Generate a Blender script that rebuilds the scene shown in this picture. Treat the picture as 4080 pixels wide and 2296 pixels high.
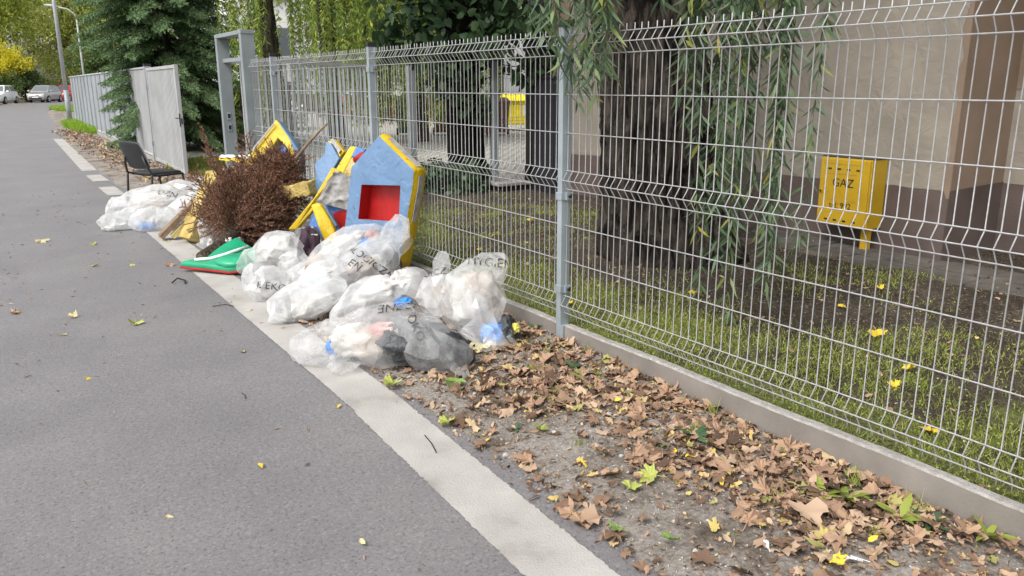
import bpy, bmesh, math, random
import numpy as np
from mathutils import Vector, Matrix, Euler
from mathutils.bvhtree import BVHTree

for o in list(bpy.data.objects):
    bpy.data.objects.remove(o)
scene = bpy.context.scene
col = scene.collection
R = math.radians
random.seed(7)
rng = np.random.default_rng(7)

# ------------------------------------------------------------------ camera
YAW, PITCH = 0.57618, 0.2495
cam = bpy.data.cameras.new('camera')
cam.sensor_width = 36
cam.lens = 36 * 3184.3 / 4080
cam.clip_end = 900
cam.clip_start = 0.05
camo = bpy.data.objects.new('camera', cam)
col.objects.link(camo)
camo.matrix_world = Matrix.Translation((0, 0, 1.43)) @ Matrix.Rotation(-YAW, 4, 'Z') @ \
    Matrix.Rotation(math.pi / 2 - PITCH, 4, 'X') @ Matrix.Rotation(-0.003, 4, 'Z')
scene.camera = camo

# ------------------------------------------------------------------ overcast sky, weak wide sun
SUN_EL, SUN_AZ = R(50), R(-108)          # azimuth from +Y towards +X
world = bpy.data.worlds.new('World')
scene.world = world
world.use_nodes = True
wn = world.node_tree
bg = wn.nodes['Background']
sky = wn.nodes.new('ShaderNodeTexSky')
sky.sky_type = 'NISHITA'
sky.sun_disc = False
sky.sun_elevation = SUN_EL
sky.sun_rotation = SUN_AZ
sky.dust_density = 4
sky.air_density = 1.0
hs = wn.nodes.new('ShaderNodeHueSaturation')
hs.inputs['Saturation'].default_value = 0.22
wn.links.new(sky.outputs[0], hs.inputs['Color'])
wn.links.new(hs.outputs[0], bg.inputs['Color'])
bg.inputs['Strength'].default_value = 0.15

sl = bpy.data.lights.new('sun', 'SUN')
sl.energy = 1.0
sl.angle = R(14)
sl.color = (1.0, 0.96, 0.9)
so = bpy.data.objects.new('sun', sl)
col.objects.link(so)
sd = Vector((math.sin(SUN_AZ) * math.cos(SUN_EL), math.cos(SUN_AZ) * math.cos(SUN_EL), math.sin(SUN_EL)))
so.rotation_euler = sd.to_track_quat('Z', 'Y').to_euler()

vs = scene.view_settings
vs.view_transform = 'Standard'
vs.look = 'None'
vs.gamma = 1
vs.use_curve_mapping = False
vs.exposure = 0.9
try:
    scene.cycles.max_bounces = 8
    scene.cycles.transparent_max_bounces = 24
    scene.cycles.use_denoising = True
except Exception:
    pass

# ------------------------------------------------------------------ helpers
def tag(o, label=None, cat=None, group=None, kind=None):
    if label: o['label'] = label
    if cat: o['category'] = cat
    if group: o['group'] = group
    if kind: o['kind'] = kind
    return o

def empty(name, loc=(0, 0, 0), rz=0):
    o = bpy.data.objects.new(name, None)
    o.empty_display_size = 0.1
    o.location = loc
    o.rotation_euler = (0, 0, rz)
    col.objects.link(o)
    return o

def link(name, me, mat=None, parent=None, smooth=False):
    o = bpy.data.objects.new(name, me)
    col.objects.link(o)
    if mat and not me.materials: me.materials.append(mat)
    if parent: o.parent = parent
    if smooth:
        me.polygons.foreach_set('use_smooth', [True] * len(me.polygons))
    return o

class MB:
    """collects shapes, builds one mesh"""
    def __init__(s): s.v = []; s.f = []
    def add(s, vs_, fs_):
        b = len(s.v)
        s.v += [tuple(v) for v in vs_]
        s.f += [tuple(b + i for i in f) for f in fs_]
        return s
    def box(s, c, size, M=None, taper=1.0):
        hx, hy, hz = size[0] / 2, size[1] / 2, size[2] / 2
        vs_ = []
        for z in (-1, 1):
            k = taper if z > 0 else 1
            for x, y in ((-1, -1), (1, -1), (1, 1), (-1, 1)):
                p = Vector((x * hx * k, y * hy * k, z * hz))
                if M is not None: p = M @ p
                vs_.append((p[0] + c[0], p[1] + c[1], p[2] + c[2]))
        return s.add(vs_, [(3, 2, 1, 0), (4, 5, 6, 7), (0, 1, 5, 4), (1, 2, 6, 5), (2, 3, 7, 6), (3, 0, 4, 7)])
    def b(s, x0, x1, y0, y1, z0, z1):
        return s.box(((x0 + x1) / 2, (y0 + y1) / 2, (z0 + z1) / 2), (x1 - x0, y1 - y0, z1 - z0))
    def tube(s, pts, r, n=8, caps=True):
        pts = [Vector(p) for p in pts]
        rs = r if isinstance(r, (list, tuple)) else [r] * len(pts)
        vs_ = []; fs_ = []
        up0 = None
        for i, p in enumerate(pts):
            t = (pts[min(i + 1, len(pts) - 1)] - pts[max(i - 1, 0)])
            if t.length < 1e-9: t = Vector((0, 0, 1))
            t.normalize()
            if up0 is None:
                up0 = Vector((0, 0, 1)) if abs(t.z) < 0.9 else Vector((1, 0, 0))
            a = t.cross(up0)
            if a.length < 1e-6: a = t.orthogonal()
            a.normalize(); bb = a.cross(t).normalized(); up0 = bb
            for k in range(n):
                th = 2 * math.pi * k / n
                q = p + (a * math.cos(th) + bb * math.sin(th)) * rs[i]
                vs_.append(q)
        for i in range(len(pts) - 1):
            for k in range(n):
                fs_.append((i * n + k, i * n + (k + 1) % n, (i + 1) * n + (k + 1) % n, (i + 1) * n + k))
        if caps:
            fs_.append(tuple(range(n - 1, -1, -1)))
            fs_.append(tuple((len(pts) - 1) * n + k for k in range(n)))
        return s.add(vs_, fs_)
    def prism(s, poly, off):
        """poly: list of 3-D points, extruded by the vector off"""
        n = len(poly); off = Vector(off)
        vs_ = [Vector(p) for p in poly] + [Vector(p) + off for p in poly]
        fs_ = [tuple(range(n)), tuple(range(2 * n - 1, n - 1, -1))]
        for i in range(n):
            j = (i + 1) % n
            fs_.append((i, i + n, j + n, j))
        return s.add(vs_, fs_)
    def loft(s, rings, closed=True, caps=True):
        n = len(rings[0]); vs_ = [p for r in rings for p in r]; fs_ = []
        for i in range(len(rings) - 1):
            for k in range(n if closed else n - 1):
                fs_.append((i * n + k, i * n + (k + 1) % n, (i + 1) * n + (k + 1) % n, (i + 1) * n + k))
        if caps:
            fs_.append(tuple(range(n - 1, -1, -1)))
            fs_.append(tuple((len(rings) - 1) * n + k for k in range(n)))
        return s.add(vs_, fs_)
    def mesh(s, name, origin=(0, 0, 0), bevel=0, segs=2):
        me = bpy.data.meshes.new(name)
        ox, oy, oz = origin
        me.from_pydata([(x - ox, y - oy, z - oz) for x, y, z in s.v], [], s.f)
        bm = bmesh.new(); bm.from_mesh(me)
        bmesh.ops.recalc_face_normals(bm, faces=bm.faces)
        if bevel:
            es = [e for e in bm.edges if len(e.link_faces) == 2 and e.calc_face_angle(0) > 0.4]
            bmesh.ops.bevel(bm, geom=es, offset=bevel, segments=segs, profile=0.6, affect='EDGES', clamp_overlap=True)
        bm.to_mesh(me); bm.free()
        return me
    def build(s, name, mat, parent=None, origin=None, bevel=0, smooth=False, segs=2):
        if origin is None: origin = (0, 0, 0)
        me = s.mesh(name, origin, bevel, segs)
        o = link(name, me, mat, parent, smooth)
        if parent is None and origin != (0, 0, 0): o.location = origin
        return o

def np_mesh(name, V, F, mat=None, parent=None, smooth=False):
    V = np.asarray(V, dtype=np.float32); F = np.asarray(F, dtype=np.int32)
    me = bpy.data.meshes.new(name)
    me.vertices.add(len(V)); me.vertices.foreach_set('co', V.ravel())
    k = F.shape[1]
    me.loops.add(F.size); me.loops.foreach_set('vertex_index', F.ravel())
    me.polygons.add(len(F))
    me.polygons.foreach_set('loop_start', np.arange(0, F.size, k, dtype=np.int32))
    me.update(calc_edges=True)
    return link(name, me, mat, parent, smooth)

def unit(a):
    return a / np.maximum(np.linalg.norm(a, axis=1, keepdims=True), 1e-9)

LEAF_SHAPES = {
    # (along, across, up) per vertex, faces
    'rhomb': ([(0, 0, 0), (.45, .5, .12), (1, 0, 0), (.45, -.5, .12)], [(0, 1, 2), (0, 2, 3)]),
    'lance': ([(0, 0, 0), (.3, .5, .02), (.3, -.5, .02), (.65, .36, -.05), (.65, -.36, -.05), (1, 0, -.18)],
              [(0, 2, 1), (1, 2, 4), (1, 4, 3), (3, 4, 5)]),
    'heart': ([(.05, 0, 0), (-.02, .28, .05), (.25, .5, .1), (.62, .36, .06), (1, 0, -.06), (.62, -.36, .06), (.25, -.5, .1), (-.02, -.28, .05)],
              [(0, 2, 1), (0, 3, 2), (0, 4, 3), (0, 5, 4), (0, 6, 5), (0, 7, 6)]),
    'blade': ([(0, .5, 0), (0, -.5, 0), (1, 0, 0)], [(0, 1, 2)]),
    'needle': ([(0, .5, 0), (0, -.5, 0), (1, 0, 0)], [(0, 1, 2)]),
}

def leaf_arrays(P, D, L, W, shape='rhomb', roll=None, rg=rng):
    """positions, directions, lengths, widths -> V, F of one leaf per row"""
    n = len(P); D = unit(np.asarray(D, float))
    ref = rg.normal(size=(n, 3)) if roll is None else roll
    A = unit(np.cross(D, ref)); N = np.cross(A, D)
    tv, tf = LEAF_SHAPES[shape]
    tv = np.array(tv); tf = np.array(tf)
    L = np.broadcast_to(np.asarray(L, float), (n,)); W = np.broadcast_to(np.asarray(W, float), (n,))
    V = (P[:, None, :] + D[:, None, :] * (tv[None, :, 0:1] * L[:, None, None])
         + A[:, None, :] * (tv[None, :, 1:2] * W[:, None, None])
         + N[:, None, :] * (tv[None, :, 2:3] * L[:, None, None]))
    F = tf[None] + (np.arange(n) * len(tv))[:, None, None]
    return V.reshape(-1, 3), F.reshape(-1, tf.shape[1])

def join(parts):
    Vs, Fs, b = [], [], 0
    for V, F in parts:
        Vs.append(V); Fs.append(F + b); b += len(V)
    return np.concatenate(Vs), np.concatenate(Fs)

# numpy value noise, 3-D
_perm = rng.permutation(4096)
def vnoise(p, scale=1.0, seed=0):
    p = np.asarray(p, float) * scale + seed * 17.31
    i = np.floor(p).astype(int); f = p - i; f = f * f * (3 - 2 * f)
    def h(a, b, c):
        return _perm[(_perm[(_perm[a & 4095] + b) & 4095] + c) & 4095] / 4095.0
    out = 0
    for dx in (0, 1):
        for dy in (0, 1):
            for dz in (0, 1):
                w = (f[:, 0] if dx else 1 - f[:, 0]) * (f[:, 1] if dy else 1 - f[:, 1]) * (f[:, 2] if dz else 1 - f[:, 2])
                out = out + w * h(i[:, 0] + dx, i[:, 1] + dy, i[:, 2] + dz)
    return out * 2 - 1

# ------------------------------------------------------------------ materials
def nodes_of(name):
    m = bpy.data.materials.new(name); m.use_nodes = True
    nt = m.node_tree
    return m, nt, nt.nodes['Principled BSDF']

def ramp(nt, stops):
    r = nt.nodes.new('ShaderNodeValToRGB'); e = r.color_ramp.elements
    while len(e) < len(stops): e.new(0.5)
    for el, (p, c) in zip(e, stops):
        el.position = p; el.color = (*c, 1)
    return r

def pm(name, stops, scale=6, rough=0.6, bump=0.0, bscale=40, metallic=0.0, spec=0.5, detail=6, dist=0.0, coat=0):
    """procedural principled: noise-driven colour ramp + noise bump, in object space"""
    m, nt, p = nodes_of(name)
    if isinstance(stops, tuple): stops = [(0.3, tuple(c * .82 for c in stops)), (0.7, tuple(min(1, c * 1.12) for c in stops))]
    tc = nt.nodes.new('ShaderNodeTexCoord')
    n = nt.nodes.new('ShaderNodeTexNoise'); n.inputs['Scale'].default_value = scale
    n.inputs['Detail'].default_value = detail; n.inputs['Distortion'].default_value = dist
    nt.links.new(tc.outputs['Object'], n.inputs['Vector'])
    r = ramp(nt, stops); nt.links.new(n.outputs['Fac'], r.inputs['Fac'])
    nt.links.new(r.outputs['Color'], p.inputs['Base Color'])
    p.inputs['Roughness'].default_value = rough
    p.inputs['Metallic'].default_value = metallic
    p.inputs['Specular IOR Level'].default_value = spec
    if coat: p.inputs['Coat Weight'].default_value = coat
    if bump:
        n2 = nt.nodes.new('ShaderNodeTexNoise'); n2.inputs['Scale'].default_value = bscale; n2.inputs['Detail'].default_value = 5
        nt.links.new(tc.outputs['Object'], n2.inputs['Vector'])
        bp = nt.nodes.new('ShaderNodeBump'); bp.inputs['Strength'].default_value = bump; bp.inputs['Distance'].default_value = 0.02
        nt.links.new(n2.outputs['Fac'], bp.inputs['Height']); nt.links.new(bp.outputs[0], p.inputs['Normal'])
    return m

def leafmat(name, stops, rough=0.5, trans=0.35, spec=0.3):
    """leaf: a colour per island, some light through the blade"""
    m, nt, p = nodes_of(name)
    g = nt.nodes.new('ShaderNodeNewGeometry')
    r = ramp(nt, stops); nt.links.new(g.outputs['Random Per Island'], r.inputs['Fac'])
    nt.links.new(r.outputs['Color'], p.inputs['Base Color'])
    p.inputs['Roughness'].default_value = rough; p.inputs['Specular IOR Level'].default_value = spec
    if trans:
        t = nt.nodes.new('ShaderNodeBsdfTranslucent'); nt.links.new(r.outputs['Color'], t.inputs['Color'])
        mx = nt.nodes.new('ShaderNodeMixShader'); mx.inputs[0].default_value = trans
        nt.links.new(p.outputs[0], mx.inputs[1]); nt.links.new(t.outputs[0], mx.inputs[2])
        nt.links.new(mx.outputs[0], nt.nodes['Material Output'].inputs['Surface'])
    return m

def asphalt_mat():
    m, nt, p = nodes_of('asphalt')
    tc = nt.nodes.new('ShaderNodeTexCoord')
    v = nt.nodes.new('ShaderNodeTexVoronoi'); v.inputs['Scale'].default_value = 110
    n = nt.nodes.new('ShaderNodeTexNoise'); n.inputs['Scale'].default_value = 1.1; n.inputs['Detail'].default_value = 8; n.inputs['Roughness'].default_value = .65
    n3 = nt.nodes.new('ShaderNodeTexNoise'); n3.inputs['Scale'].default_value = 70; n3.inputs['Detail'].default_value = 6; n3.inputs['Roughness'].default_value = .75
    for x in (v, n, n3): nt.links.new(tc.outputs['Object'], x.inputs['Vector'])
    rc = ramp(nt, [(0, (.166, .158, .160)), (.5, (.187, .179, .181)), (.85, (.197, .189, .191)), (1, (.235, .226, .227))])
    sep = nt.nodes.new('ShaderNodeSeparateColor'); nt.links.new(v.outputs['Color'], sep.inputs[0]); nt.links.new(sep.outputs[0], rc.inputs['Fac'])
    r2 = ramp(nt, [(.3, (.80, .80, .82)), (.7, (1.1, 1.09, 1.08))]); nt.links.new(n.outputs['Fac'], r2.inputs['Fac'])
    mu = nt.nodes.new('ShaderNodeMix'); mu.data_type = 'RGBA'; mu.blend_type = 'MULTIPLY'; mu.inputs[0].default_value = 1
    nt.links.new(rc.outputs[0], mu.inputs[6]); nt.links.new(r2.outputs[0], mu.inputs[7])
    r3 = ramp(nt, [(.37, (.25, .25, .26)), (.46, (1, 1, 1)), (.68, (1, 1, 1)), (.76, (1.12, 1.12, 1.1))]); nt.links.new(n3.outputs['Fac'], r3.inputs['Fac'])
    mu2 = nt.nodes.new('ShaderNodeMix'); mu2.data_type = 'RGBA'; mu2.blend_type = 'MULTIPLY'; mu2.inputs[0].default_value = .8
    nt.links.new(mu.outputs[2], mu2.inputs[6]); nt.links.new(r3.outputs[0], mu2.inputs[7])
    nt.links.new(mu2.outputs[2], p.inputs['Base Color'])
    p.inputs['Roughness'].default_value = .55
    bp = nt.nodes.new('ShaderNodeBump'); bp.inputs['Strength'].default_value = .7; bp.inputs['Distance'].default_value = .006
    nt.links.new(n3.outputs['Fac'], bp.inputs['Height']); nt.links.new(bp.outputs[0], p.inputs['Normal'])
    return m

def soil_mat(name, stops, peb=(.45, .43, .40), amount=.10):
    m, nt, p = nodes_of(name)
    tc = nt.nodes.new('ShaderNodeTexCoord')
    n = nt.nodes.new('ShaderNodeTexNoise'); n.inputs['Scale'].default_value = 2.3; n.inputs['Detail'].default_value = 12; n.inputs['Roughness'].default_value = .72
    v = nt.nodes.new('ShaderNodeTexVoronoi'); v.inputs['Scale'].default_value = 120
    n3 = nt.nodes.new('ShaderNodeTexNoise'); n3.inputs['Scale'].default_value = 60; n3.inputs['Detail'].default_value = 8; n3.inputs['Roughness'].default_value = .8
    for x in (n, v, n3): nt.links.new(tc.outputs['Object'], x.inputs['Vector'])
    r = ramp(nt, stops); nt.links.new(n.outputs['Fac'], r.inputs['Fac'])
    sep = nt.nodes.new('ShaderNodeSeparateColor'); nt.links.new(v.outputs['Color'], sep.inputs[0])
    th = nt.nodes.new('ShaderNodeMath'); th.operation = 'LESS_THAN'; th.inputs[1].default_value = amount; nt.links.new(sep.outputs[1], th.inputs[0])
    mx = nt.nodes.new('ShaderNodeMix'); mx.data_type = 'RGBA'; nt.links.new(th.outputs[0], mx.inputs[0])
    nt.links.new(r.outputs[0], mx.inputs[6]); mx.inputs[7].default_value = (*peb, 1)
    r3 = ramp(nt, [(.35, (.45, .44, .42)), (.6, (1.15, 1.12, 1.1))]); nt.links.new(n3.outputs['Fac'], r3.inputs['Fac'])
    mu = nt.nodes.new('ShaderNodeMix'); mu.data_type = 'RGBA'; mu.blend_type = 'MULTIPLY'; mu.inputs[0].default_value = 1
    nt.links.new(mx.outputs[2], mu.inputs[6]); nt.links.new(r3.outputs[0], mu.inputs[7])
    nt.links.new(mu.outputs[2], p.inputs['Base Color']); p.inputs['Roughness'].default_value = .95; p.inputs['Specular IOR Level'].default_value = .15
    bp = nt.nodes.new('ShaderNodeBump'); bp.inputs['Strength'].default_value = .8; bp.inputs['Distance'].default_value = .012
    nt.links.new(n3.outputs['Fac'], bp.inputs['Height']); nt.links.new(bp.outputs[0], p.inputs['Normal'])
    return m

def yard_mat():
    m = soil_mat('yard_soil', [(.3, (.045, .036, .028)), (.5, (.085, .07, .055)), (.68, (.125, .105, .085))], amount=.02)
    nt = m.node_tree; p = nt.nodes['Principled BSDF']; src = p.inputs['Base Color'].links[0].from_socket
    tc = nt.nodes.new('ShaderNodeTexCoord'); n = nt.nodes.new('ShaderNodeTexNoise'); n.inputs['Scale'].default_value = 1.7; n.inputs['Detail'].default_value = 10; n.inputs['Roughness'].default_value = .7
    nt.links.new(tc.outputs['Object'], n.inputs['Vector'])
    sx = nt.nodes.new('ShaderNodeSeparateXYZ'); nt.links.new(tc.outputs['Object'], sx.inputs[0])
    mr = nt.nodes.new('ShaderNodeMapRange'); mr.inputs[1].default_value = 2.7; mr.inputs[2].default_value = 4.3; mr.inputs[3].default_value = .16; mr.inputs[4].default_value = -.22
    nt.links.new(sx.outputs[0], mr.inputs[0])
    ad = nt.nodes.new('ShaderNodeMath'); nt.links.new(n.outputs['Fac'], ad.inputs[0]); nt.links.new(mr.outputs[0], ad.inputs[1])
    r = ramp(nt, [(.5, (0, 0, 0)), (.62, (1, 1, 1))]); nt.links.new(ad.outputs[0], r.inputs['Fac'])
    mx = nt.nodes.new('ShaderNodeMix'); mx.data_type = 'RGBA'; nt.links.new(r.outputs['Color'], mx.inputs[0]); nt.links.new(src, mx.inputs[6])
    mx.inputs[7].default_value = (.13, .145, .05, 1)
    nf = nt.nodes.new('ShaderNodeTexNoise'); nf.inputs['Scale'].default_value = 45; nf.inputs['Detail'].default_value = 8; nf.inputs['Roughness'].default_value = .8
    nt.links.new(tc.outputs['Object'], nf.inputs['Vector']); rf_ = ramp(nt, [(.38, (.25, .25, .25)), (.62, (1.35, 1.35, 1.3))]); nt.links.new(nf.outputs['Fac'], rf_.inputs['Fac'])
    mu = nt.nodes.new('ShaderNodeMix'); mu.data_type = 'RGBA'; mu.blend_type = 'MULTIPLY'; mu.inputs[0].default_value = 1
    nt.links.new(mx.outputs[2], mu.inputs[6]); nt.links.new(rf_.outputs[0], mu.inputs[7]); nt.links.new(mu.outputs[2], p.inputs['Base Color'])
    return m

def paver_mat():
    m, nt, p = nodes_of('yard_pavers')
    tc = nt.nodes.new('ShaderNodeTexCoord')
    b = nt.nodes.new('ShaderNodeTexBrick'); b.inputs['Scale'].default_value = 1
    b.inputs['Brick Width'].default_value = .24; b.inputs['Row Height'].default_value = .14; b.inputs['Mortar Size'].default_value = .02
    b.inputs['Color1'].default_value = (.50, .47, .43, 1); b.inputs['Color2'].default_value = (.38, .36, .33, 1); b.inputs['Mortar'].default_value = (.12, .12, .08, 1)
    nt.links.new(tc.outputs['Object'], b.inputs['Vector'])
    nt.links.new(b.outputs['Color'], p.inputs['Base Color']); p.inputs['Roughness'].default_value = .9
    return m

def film_mat(name, lo, hi):
    """thin polythene with crumple creases"""
    m, nt, p = nodes_of(name)
    out = nt.nodes['Material Output']
    tc = nt.nodes.new('ShaderNodeTexCoord')
    nz = nt.nodes.new('ShaderNodeTexNoise'); nz.inputs['Scale'].default_value = 5; nz.inputs['Detail'].default_value = 2
    nt.links.new(tc.outputs['Object'], nz.inputs['Vector'])
    mxv = nt.nodes.new('ShaderNodeMix'); mxv.data_type = 'VECTOR'; mxv.inputs[0].default_value = .16
    nt.links.new(tc.outputs['Object'], mxv.inputs[4]); nt.links.new(nz.outputs['Color'], mxv.inputs[5])
    hs_ = []
    for sc_, st in ((8, .8), (19, .5)):
        v = nt.nodes.new('ShaderNodeTexVoronoi'); v.feature = 'DISTANCE_TO_EDGE'; v.inputs['Scale'].default_value = sc_
        nt.links.new(mxv.outputs[1], v.inputs['Vector'])
        ml = nt.nodes.new('ShaderNodeMath'); ml.operation = 'MULTIPLY'; ml.inputs[1].default_value = st
        nt.links.new(v.outputs['Distance'], ml.inputs[0]); hs_.append(ml)
    ad = nt.nodes.new('ShaderNodeMath'); nt.links.new(hs_[0].outputs[0], ad.inputs[0]); nt.links.new(hs_[1].outputs[0], ad.inputs[1])
    bp = nt.nodes.new('ShaderNodeBump'); bp.inputs['Strength'].default_value = .10; bp.inputs['Distance'].default_value = .04
    nt.links.new(ad.outputs[0], bp.inputs['Height'])
    p.inputs['Base Color'].default_value = (.80, .81, .815, 1); p.inputs['Roughness'].default_value = .14; p.inputs['Specular IOR Level'].default_value = .55
    nt.links.new(bp.outputs[0], p.inputs['Normal'])
    tl = nt.nodes.new('ShaderNodeBsdfTranslucent'); tl.inputs[0].default_value = (.90, .91, .91, 1)
    nt.links.new(bp.outputs[0], tl.inputs['Normal'])
    mx = nt.nodes.new('ShaderNodeMixShader'); mx.inputs[0].default_value = .42
    nt.links.new(p.outputs[0], mx.inputs[1]); nt.links.new(tl.outputs[0], mx.inputs[2])
    tr = nt.nodes.new('ShaderNodeBsdfTransparent')
    mo = nt.nodes.new('ShaderNodeMixShader')
    # haziness varies: film clings here, stands off there
    n2 = nt.nodes.new('ShaderNodeTexNoise'); n2.inputs['Scale'].default_value = 9; n2.inputs['Detail'].default_value = 4
    nt.links.new(tc.outputs['Object'], n2.inputs['Vector'])
    mr = nt.nodes.new('ShaderNodeMapRange'); mr.inputs[1].default_value = .35; mr.inputs[2].default_value = .65; mr.inputs[3].default_value = lo; mr.inputs[4].default_value = hi
    nt.links.new(n2.outputs['Fac'], mr.inputs[0]); nt.links.new(mr.outputs[0], mo.inputs[0])
    nt.links.new(tr.outputs[0], mo.inputs[1]); nt.links.new(mx.outputs[0], mo.inputs[2])
    nt.links.new(mo.outputs[0], out.inputs['Surface'])
    return m

def worn_ink():
    m, nt, p = nodes_of('worn_bag_print')
    p.inputs['Base Color'].default_value = (.02, .02, .022, 1); p.inputs['Roughness'].default_value = .5
    tc = nt.nodes.new('ShaderNodeTexCoord'); n = nt.nodes.new('ShaderNodeTexNoise'); n.inputs['Scale'].default_value = 26; n.inputs['Detail'].default_value = 3
    nt.links.new(tc.outputs['Object'], n.inputs['Vector'])
    r = ramp(nt, [(.40, (.15, .15, .15)), (.50, (.92, .92, .92))]); nt.links.new(n.outputs['Fac'], r.inputs['Fac'])
    tr = nt.nodes.new('ShaderNodeBsdfTransparent'); mx = nt.nodes.new('ShaderNodeMixShader')
    nt.links.new(r.outputs['Color'], mx.inputs[0]); nt.links.new(tr.outputs[0], mx.inputs[1]); nt.links.new(p.outputs[0], mx.inputs[2])
    nt.links.new(mx.outputs[0], nt.nodes['Material Output'].inputs['Surface'])
    return m

def vinyl(name, c, scuff, th=.60, rough=.4):
    """coated cloth: even colour, scuffs and long soft wrinkles"""
    m, nt, p = nodes_of(name)
    tc = nt.nodes.new('ShaderNodeTexCoord')
    n = nt.nodes.new('ShaderNodeTexNoise'); n.inputs['Scale'].default_value = 3; n.inputs['Detail'].default_value = 4
    n2 = nt.nodes.new('ShaderNodeTexNoise'); n2.inputs['Scale'].default_value = 22; n2.inputs['Detail'].default_value = 9; n2.inputs['Roughness'].default_value = .75; n2.inputs['Distortion'].default_value = .7
    n3 = nt.nodes.new('ShaderNodeTexNoise'); n3.inputs['Scale'].default_value = 7; n3.inputs['Detail'].default_value = 3; n3.inputs['Distortion'].default_value = 1.2
    for x in (n, n2, n3): nt.links.new(tc.outputs['Object'], x.inputs['Vector'])
    r = ramp(nt, [(.3, tuple(v * .86 for v in c)), (.7, tuple(v * 1.1 for v in c))]); nt.links.new(n.outputs['Fac'], r.inputs['Fac'])
    r2 = ramp(nt, [(th, (0, 0, 0)), (th + .06, (1, 1, 1))]); nt.links.new(n2.outputs['Fac'], r2.inputs['Fac'])
    mx = nt.nodes.new('ShaderNodeMix'); mx.data_type = 'RGBA'; nt.links.new(r2.outputs['Color'], mx.inputs[0])
    nt.links.new(r.outputs[0], mx.inputs[6]); mx.inputs[7].default_value = (*scuff, 1)
    nt.links.new(mx.outputs[2], p.inputs['Base Color']); p.inputs['Roughness'].default_value = rough
    bp = nt.nodes.new('ShaderNodeBump'); bp.inputs['Strength'].default_value = .45; bp.inputs['Distance'].default_value = .03
    nt.links.new(n3.outputs['Fac'], bp.inputs['Height']); nt.links.new(bp.outputs[0], p.inputs['Normal'])
    return m

def bark_mat(name, c0, c1, scale=9):
    m, nt, p = nodes_of(name)
    tc = nt.nodes.new('ShaderNodeTexCoord'); mp = nt.nodes.new('ShaderNodeMapping'); mp.inputs['Scale'].default_value = (1, 1, .22)
    nt.links.new(tc.outputs['Object'], mp.inputs['Vector'])
    n = nt.nodes.new('ShaderNodeTexNoise'); n.inputs['Scale'].default_value = scale * 2; n.inputs['Detail'].default_value = 10; n.inputs['Roughness'].default_value = .7; n.inputs['Distortion'].default_value = .6
    nt.links.new(mp.outputs[0], n.inputs['Vector'])
    r = ramp(nt, [(.41, c0), (.60, c1)]); nt.links.new(n.outputs['Fac'], r.inputs['Fac'])
    nt.links.new(r.outputs[0], p.inputs['Base Color']); p.inputs['Roughness'].default_value = .95; p.inputs['Specular IOR Level'].default_value = .1
    bp = nt.nodes.new('ShaderNodeBump'); bp.inputs['Strength'].default_value = 1; bp.inputs['Distance'].default_value = .06
    nt.links.new(n.outputs['Fac'], bp.inputs['Height']); nt.links.new(bp.outputs[0], p.inputs['Normal'])
    return m

def glassmat(name, c=(.03, .035, .04), rough=.05):
    m, nt, p = nodes_of(name)
    p.inputs['Base Color'].default_value = (*c, 1); p.inputs['Roughness'].default_value = rough; p.inputs['Specular IOR Level'].default_value = 1
    return m

M = {}
M['asphalt'] = asphalt_mat()
M['soil'] = soil_mat('verge_soil', [(.33, (.07, .054, .040)), (.43, (.17, .145, .12)), (.52, (.28, .255, .23)), (.7, (.37, .35, .325))], peb=(.30, .28, .255), amount=.03)
M['yardsoil'] = yard_mat()
M['farground'] = soil_mat('far_ground', [(.3, (.10, .10, .05)), (.5, (.20, .18, .13)), (.7, (.28, .26, .22))], amount=.04)
M['paver'] = paver_mat()
M['paint'] = pm('road_paint', [(.25, (.23, .215, .195)), (.40, (.335, .32, .295)), (.6, (.39, .375, .35)), (.8, (.44, .425, .40))], scale=3.5, rough=.8, bump=.25, bscale=140, detail=14)
M['galv'] = pm('galvanised_wire', (.36, .36, .362), scale=40, rough=.42, metallic=.2, spec=.5)
M['post'] = pm('galvanised_post', (.30, .345, .37), scale=5, rough=.45, metallic=.2, bump=.05, bscale=60)
M['postgrey'] = pm('painted_grey_steel', (.24, .27, .28), scale=4, rough=.5, metallic=.1, bump=.05)
M['blackplastic'] = pm('black_plastic', (.018, .018, .02), scale=9, rough=.5)
M['sheet'] = pm('grey_sheet_metal', (.30, .325, .345), scale=1.2, rough=.45, metallic=.15, bump=.05, bscale=3)
M['slat'] = pm('pale_grey_slats', (.36, .365, .37), scale=2, rough=.5)
M['concrete'] = pm('precast_concrete', [(.25, (.13, .115, .10)), (.5, (.195, .175, .155)), (.75, (.25, .225, .20))], scale=4, rough=.9, bump=.12, bscale=90, detail=12)
M['slab'] = pm('dirty_paving_slab', [(.3, (.05, .045, .038)), (.6, (.10, .09, .078)), (.8, (.15, .135, .118))], scale=5, rough=.95, bump=.3, bscale=60, detail=10)
M['concreteedge'] = pm('rough_concrete_edge', [(.3, (.25, .235, .215)), (.7, (.38, .365, .345))], scale=30, rough=.95, bump=.6, bscale=120)
M['cream'] = vinyl('cream_render', (.252, .224, .184), (.10, .085, .07), .705, .93)
M['brownrender'] = pm('brown_render', [(.3, (.18, .13, .092)), (.65, (.245, .18, .13)), (.8, (.28, .21, .155))], scale=1.8, rough=.92, bump=.25, bscale=110, detail=10)
M['plinth'] = pm('dark_brown_render', [(.3, (.075, .052, .045)), (.7, (.12, .09, .078))], scale=2.5, rough=.92, bump=.3, bscale=90, detail=10)
M['white'] = pm('white_render', (.72, .72, .72), scale=1, rough=.85)
M['brick'] = pm('old_grey_brick', (.22, .19, .16), scale=5, rough=.9, bump=.4)
M['redbrick'] = pm('red_brick', (.35, .13, .085), scale=5, rough=.9, bump=.3)
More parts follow.
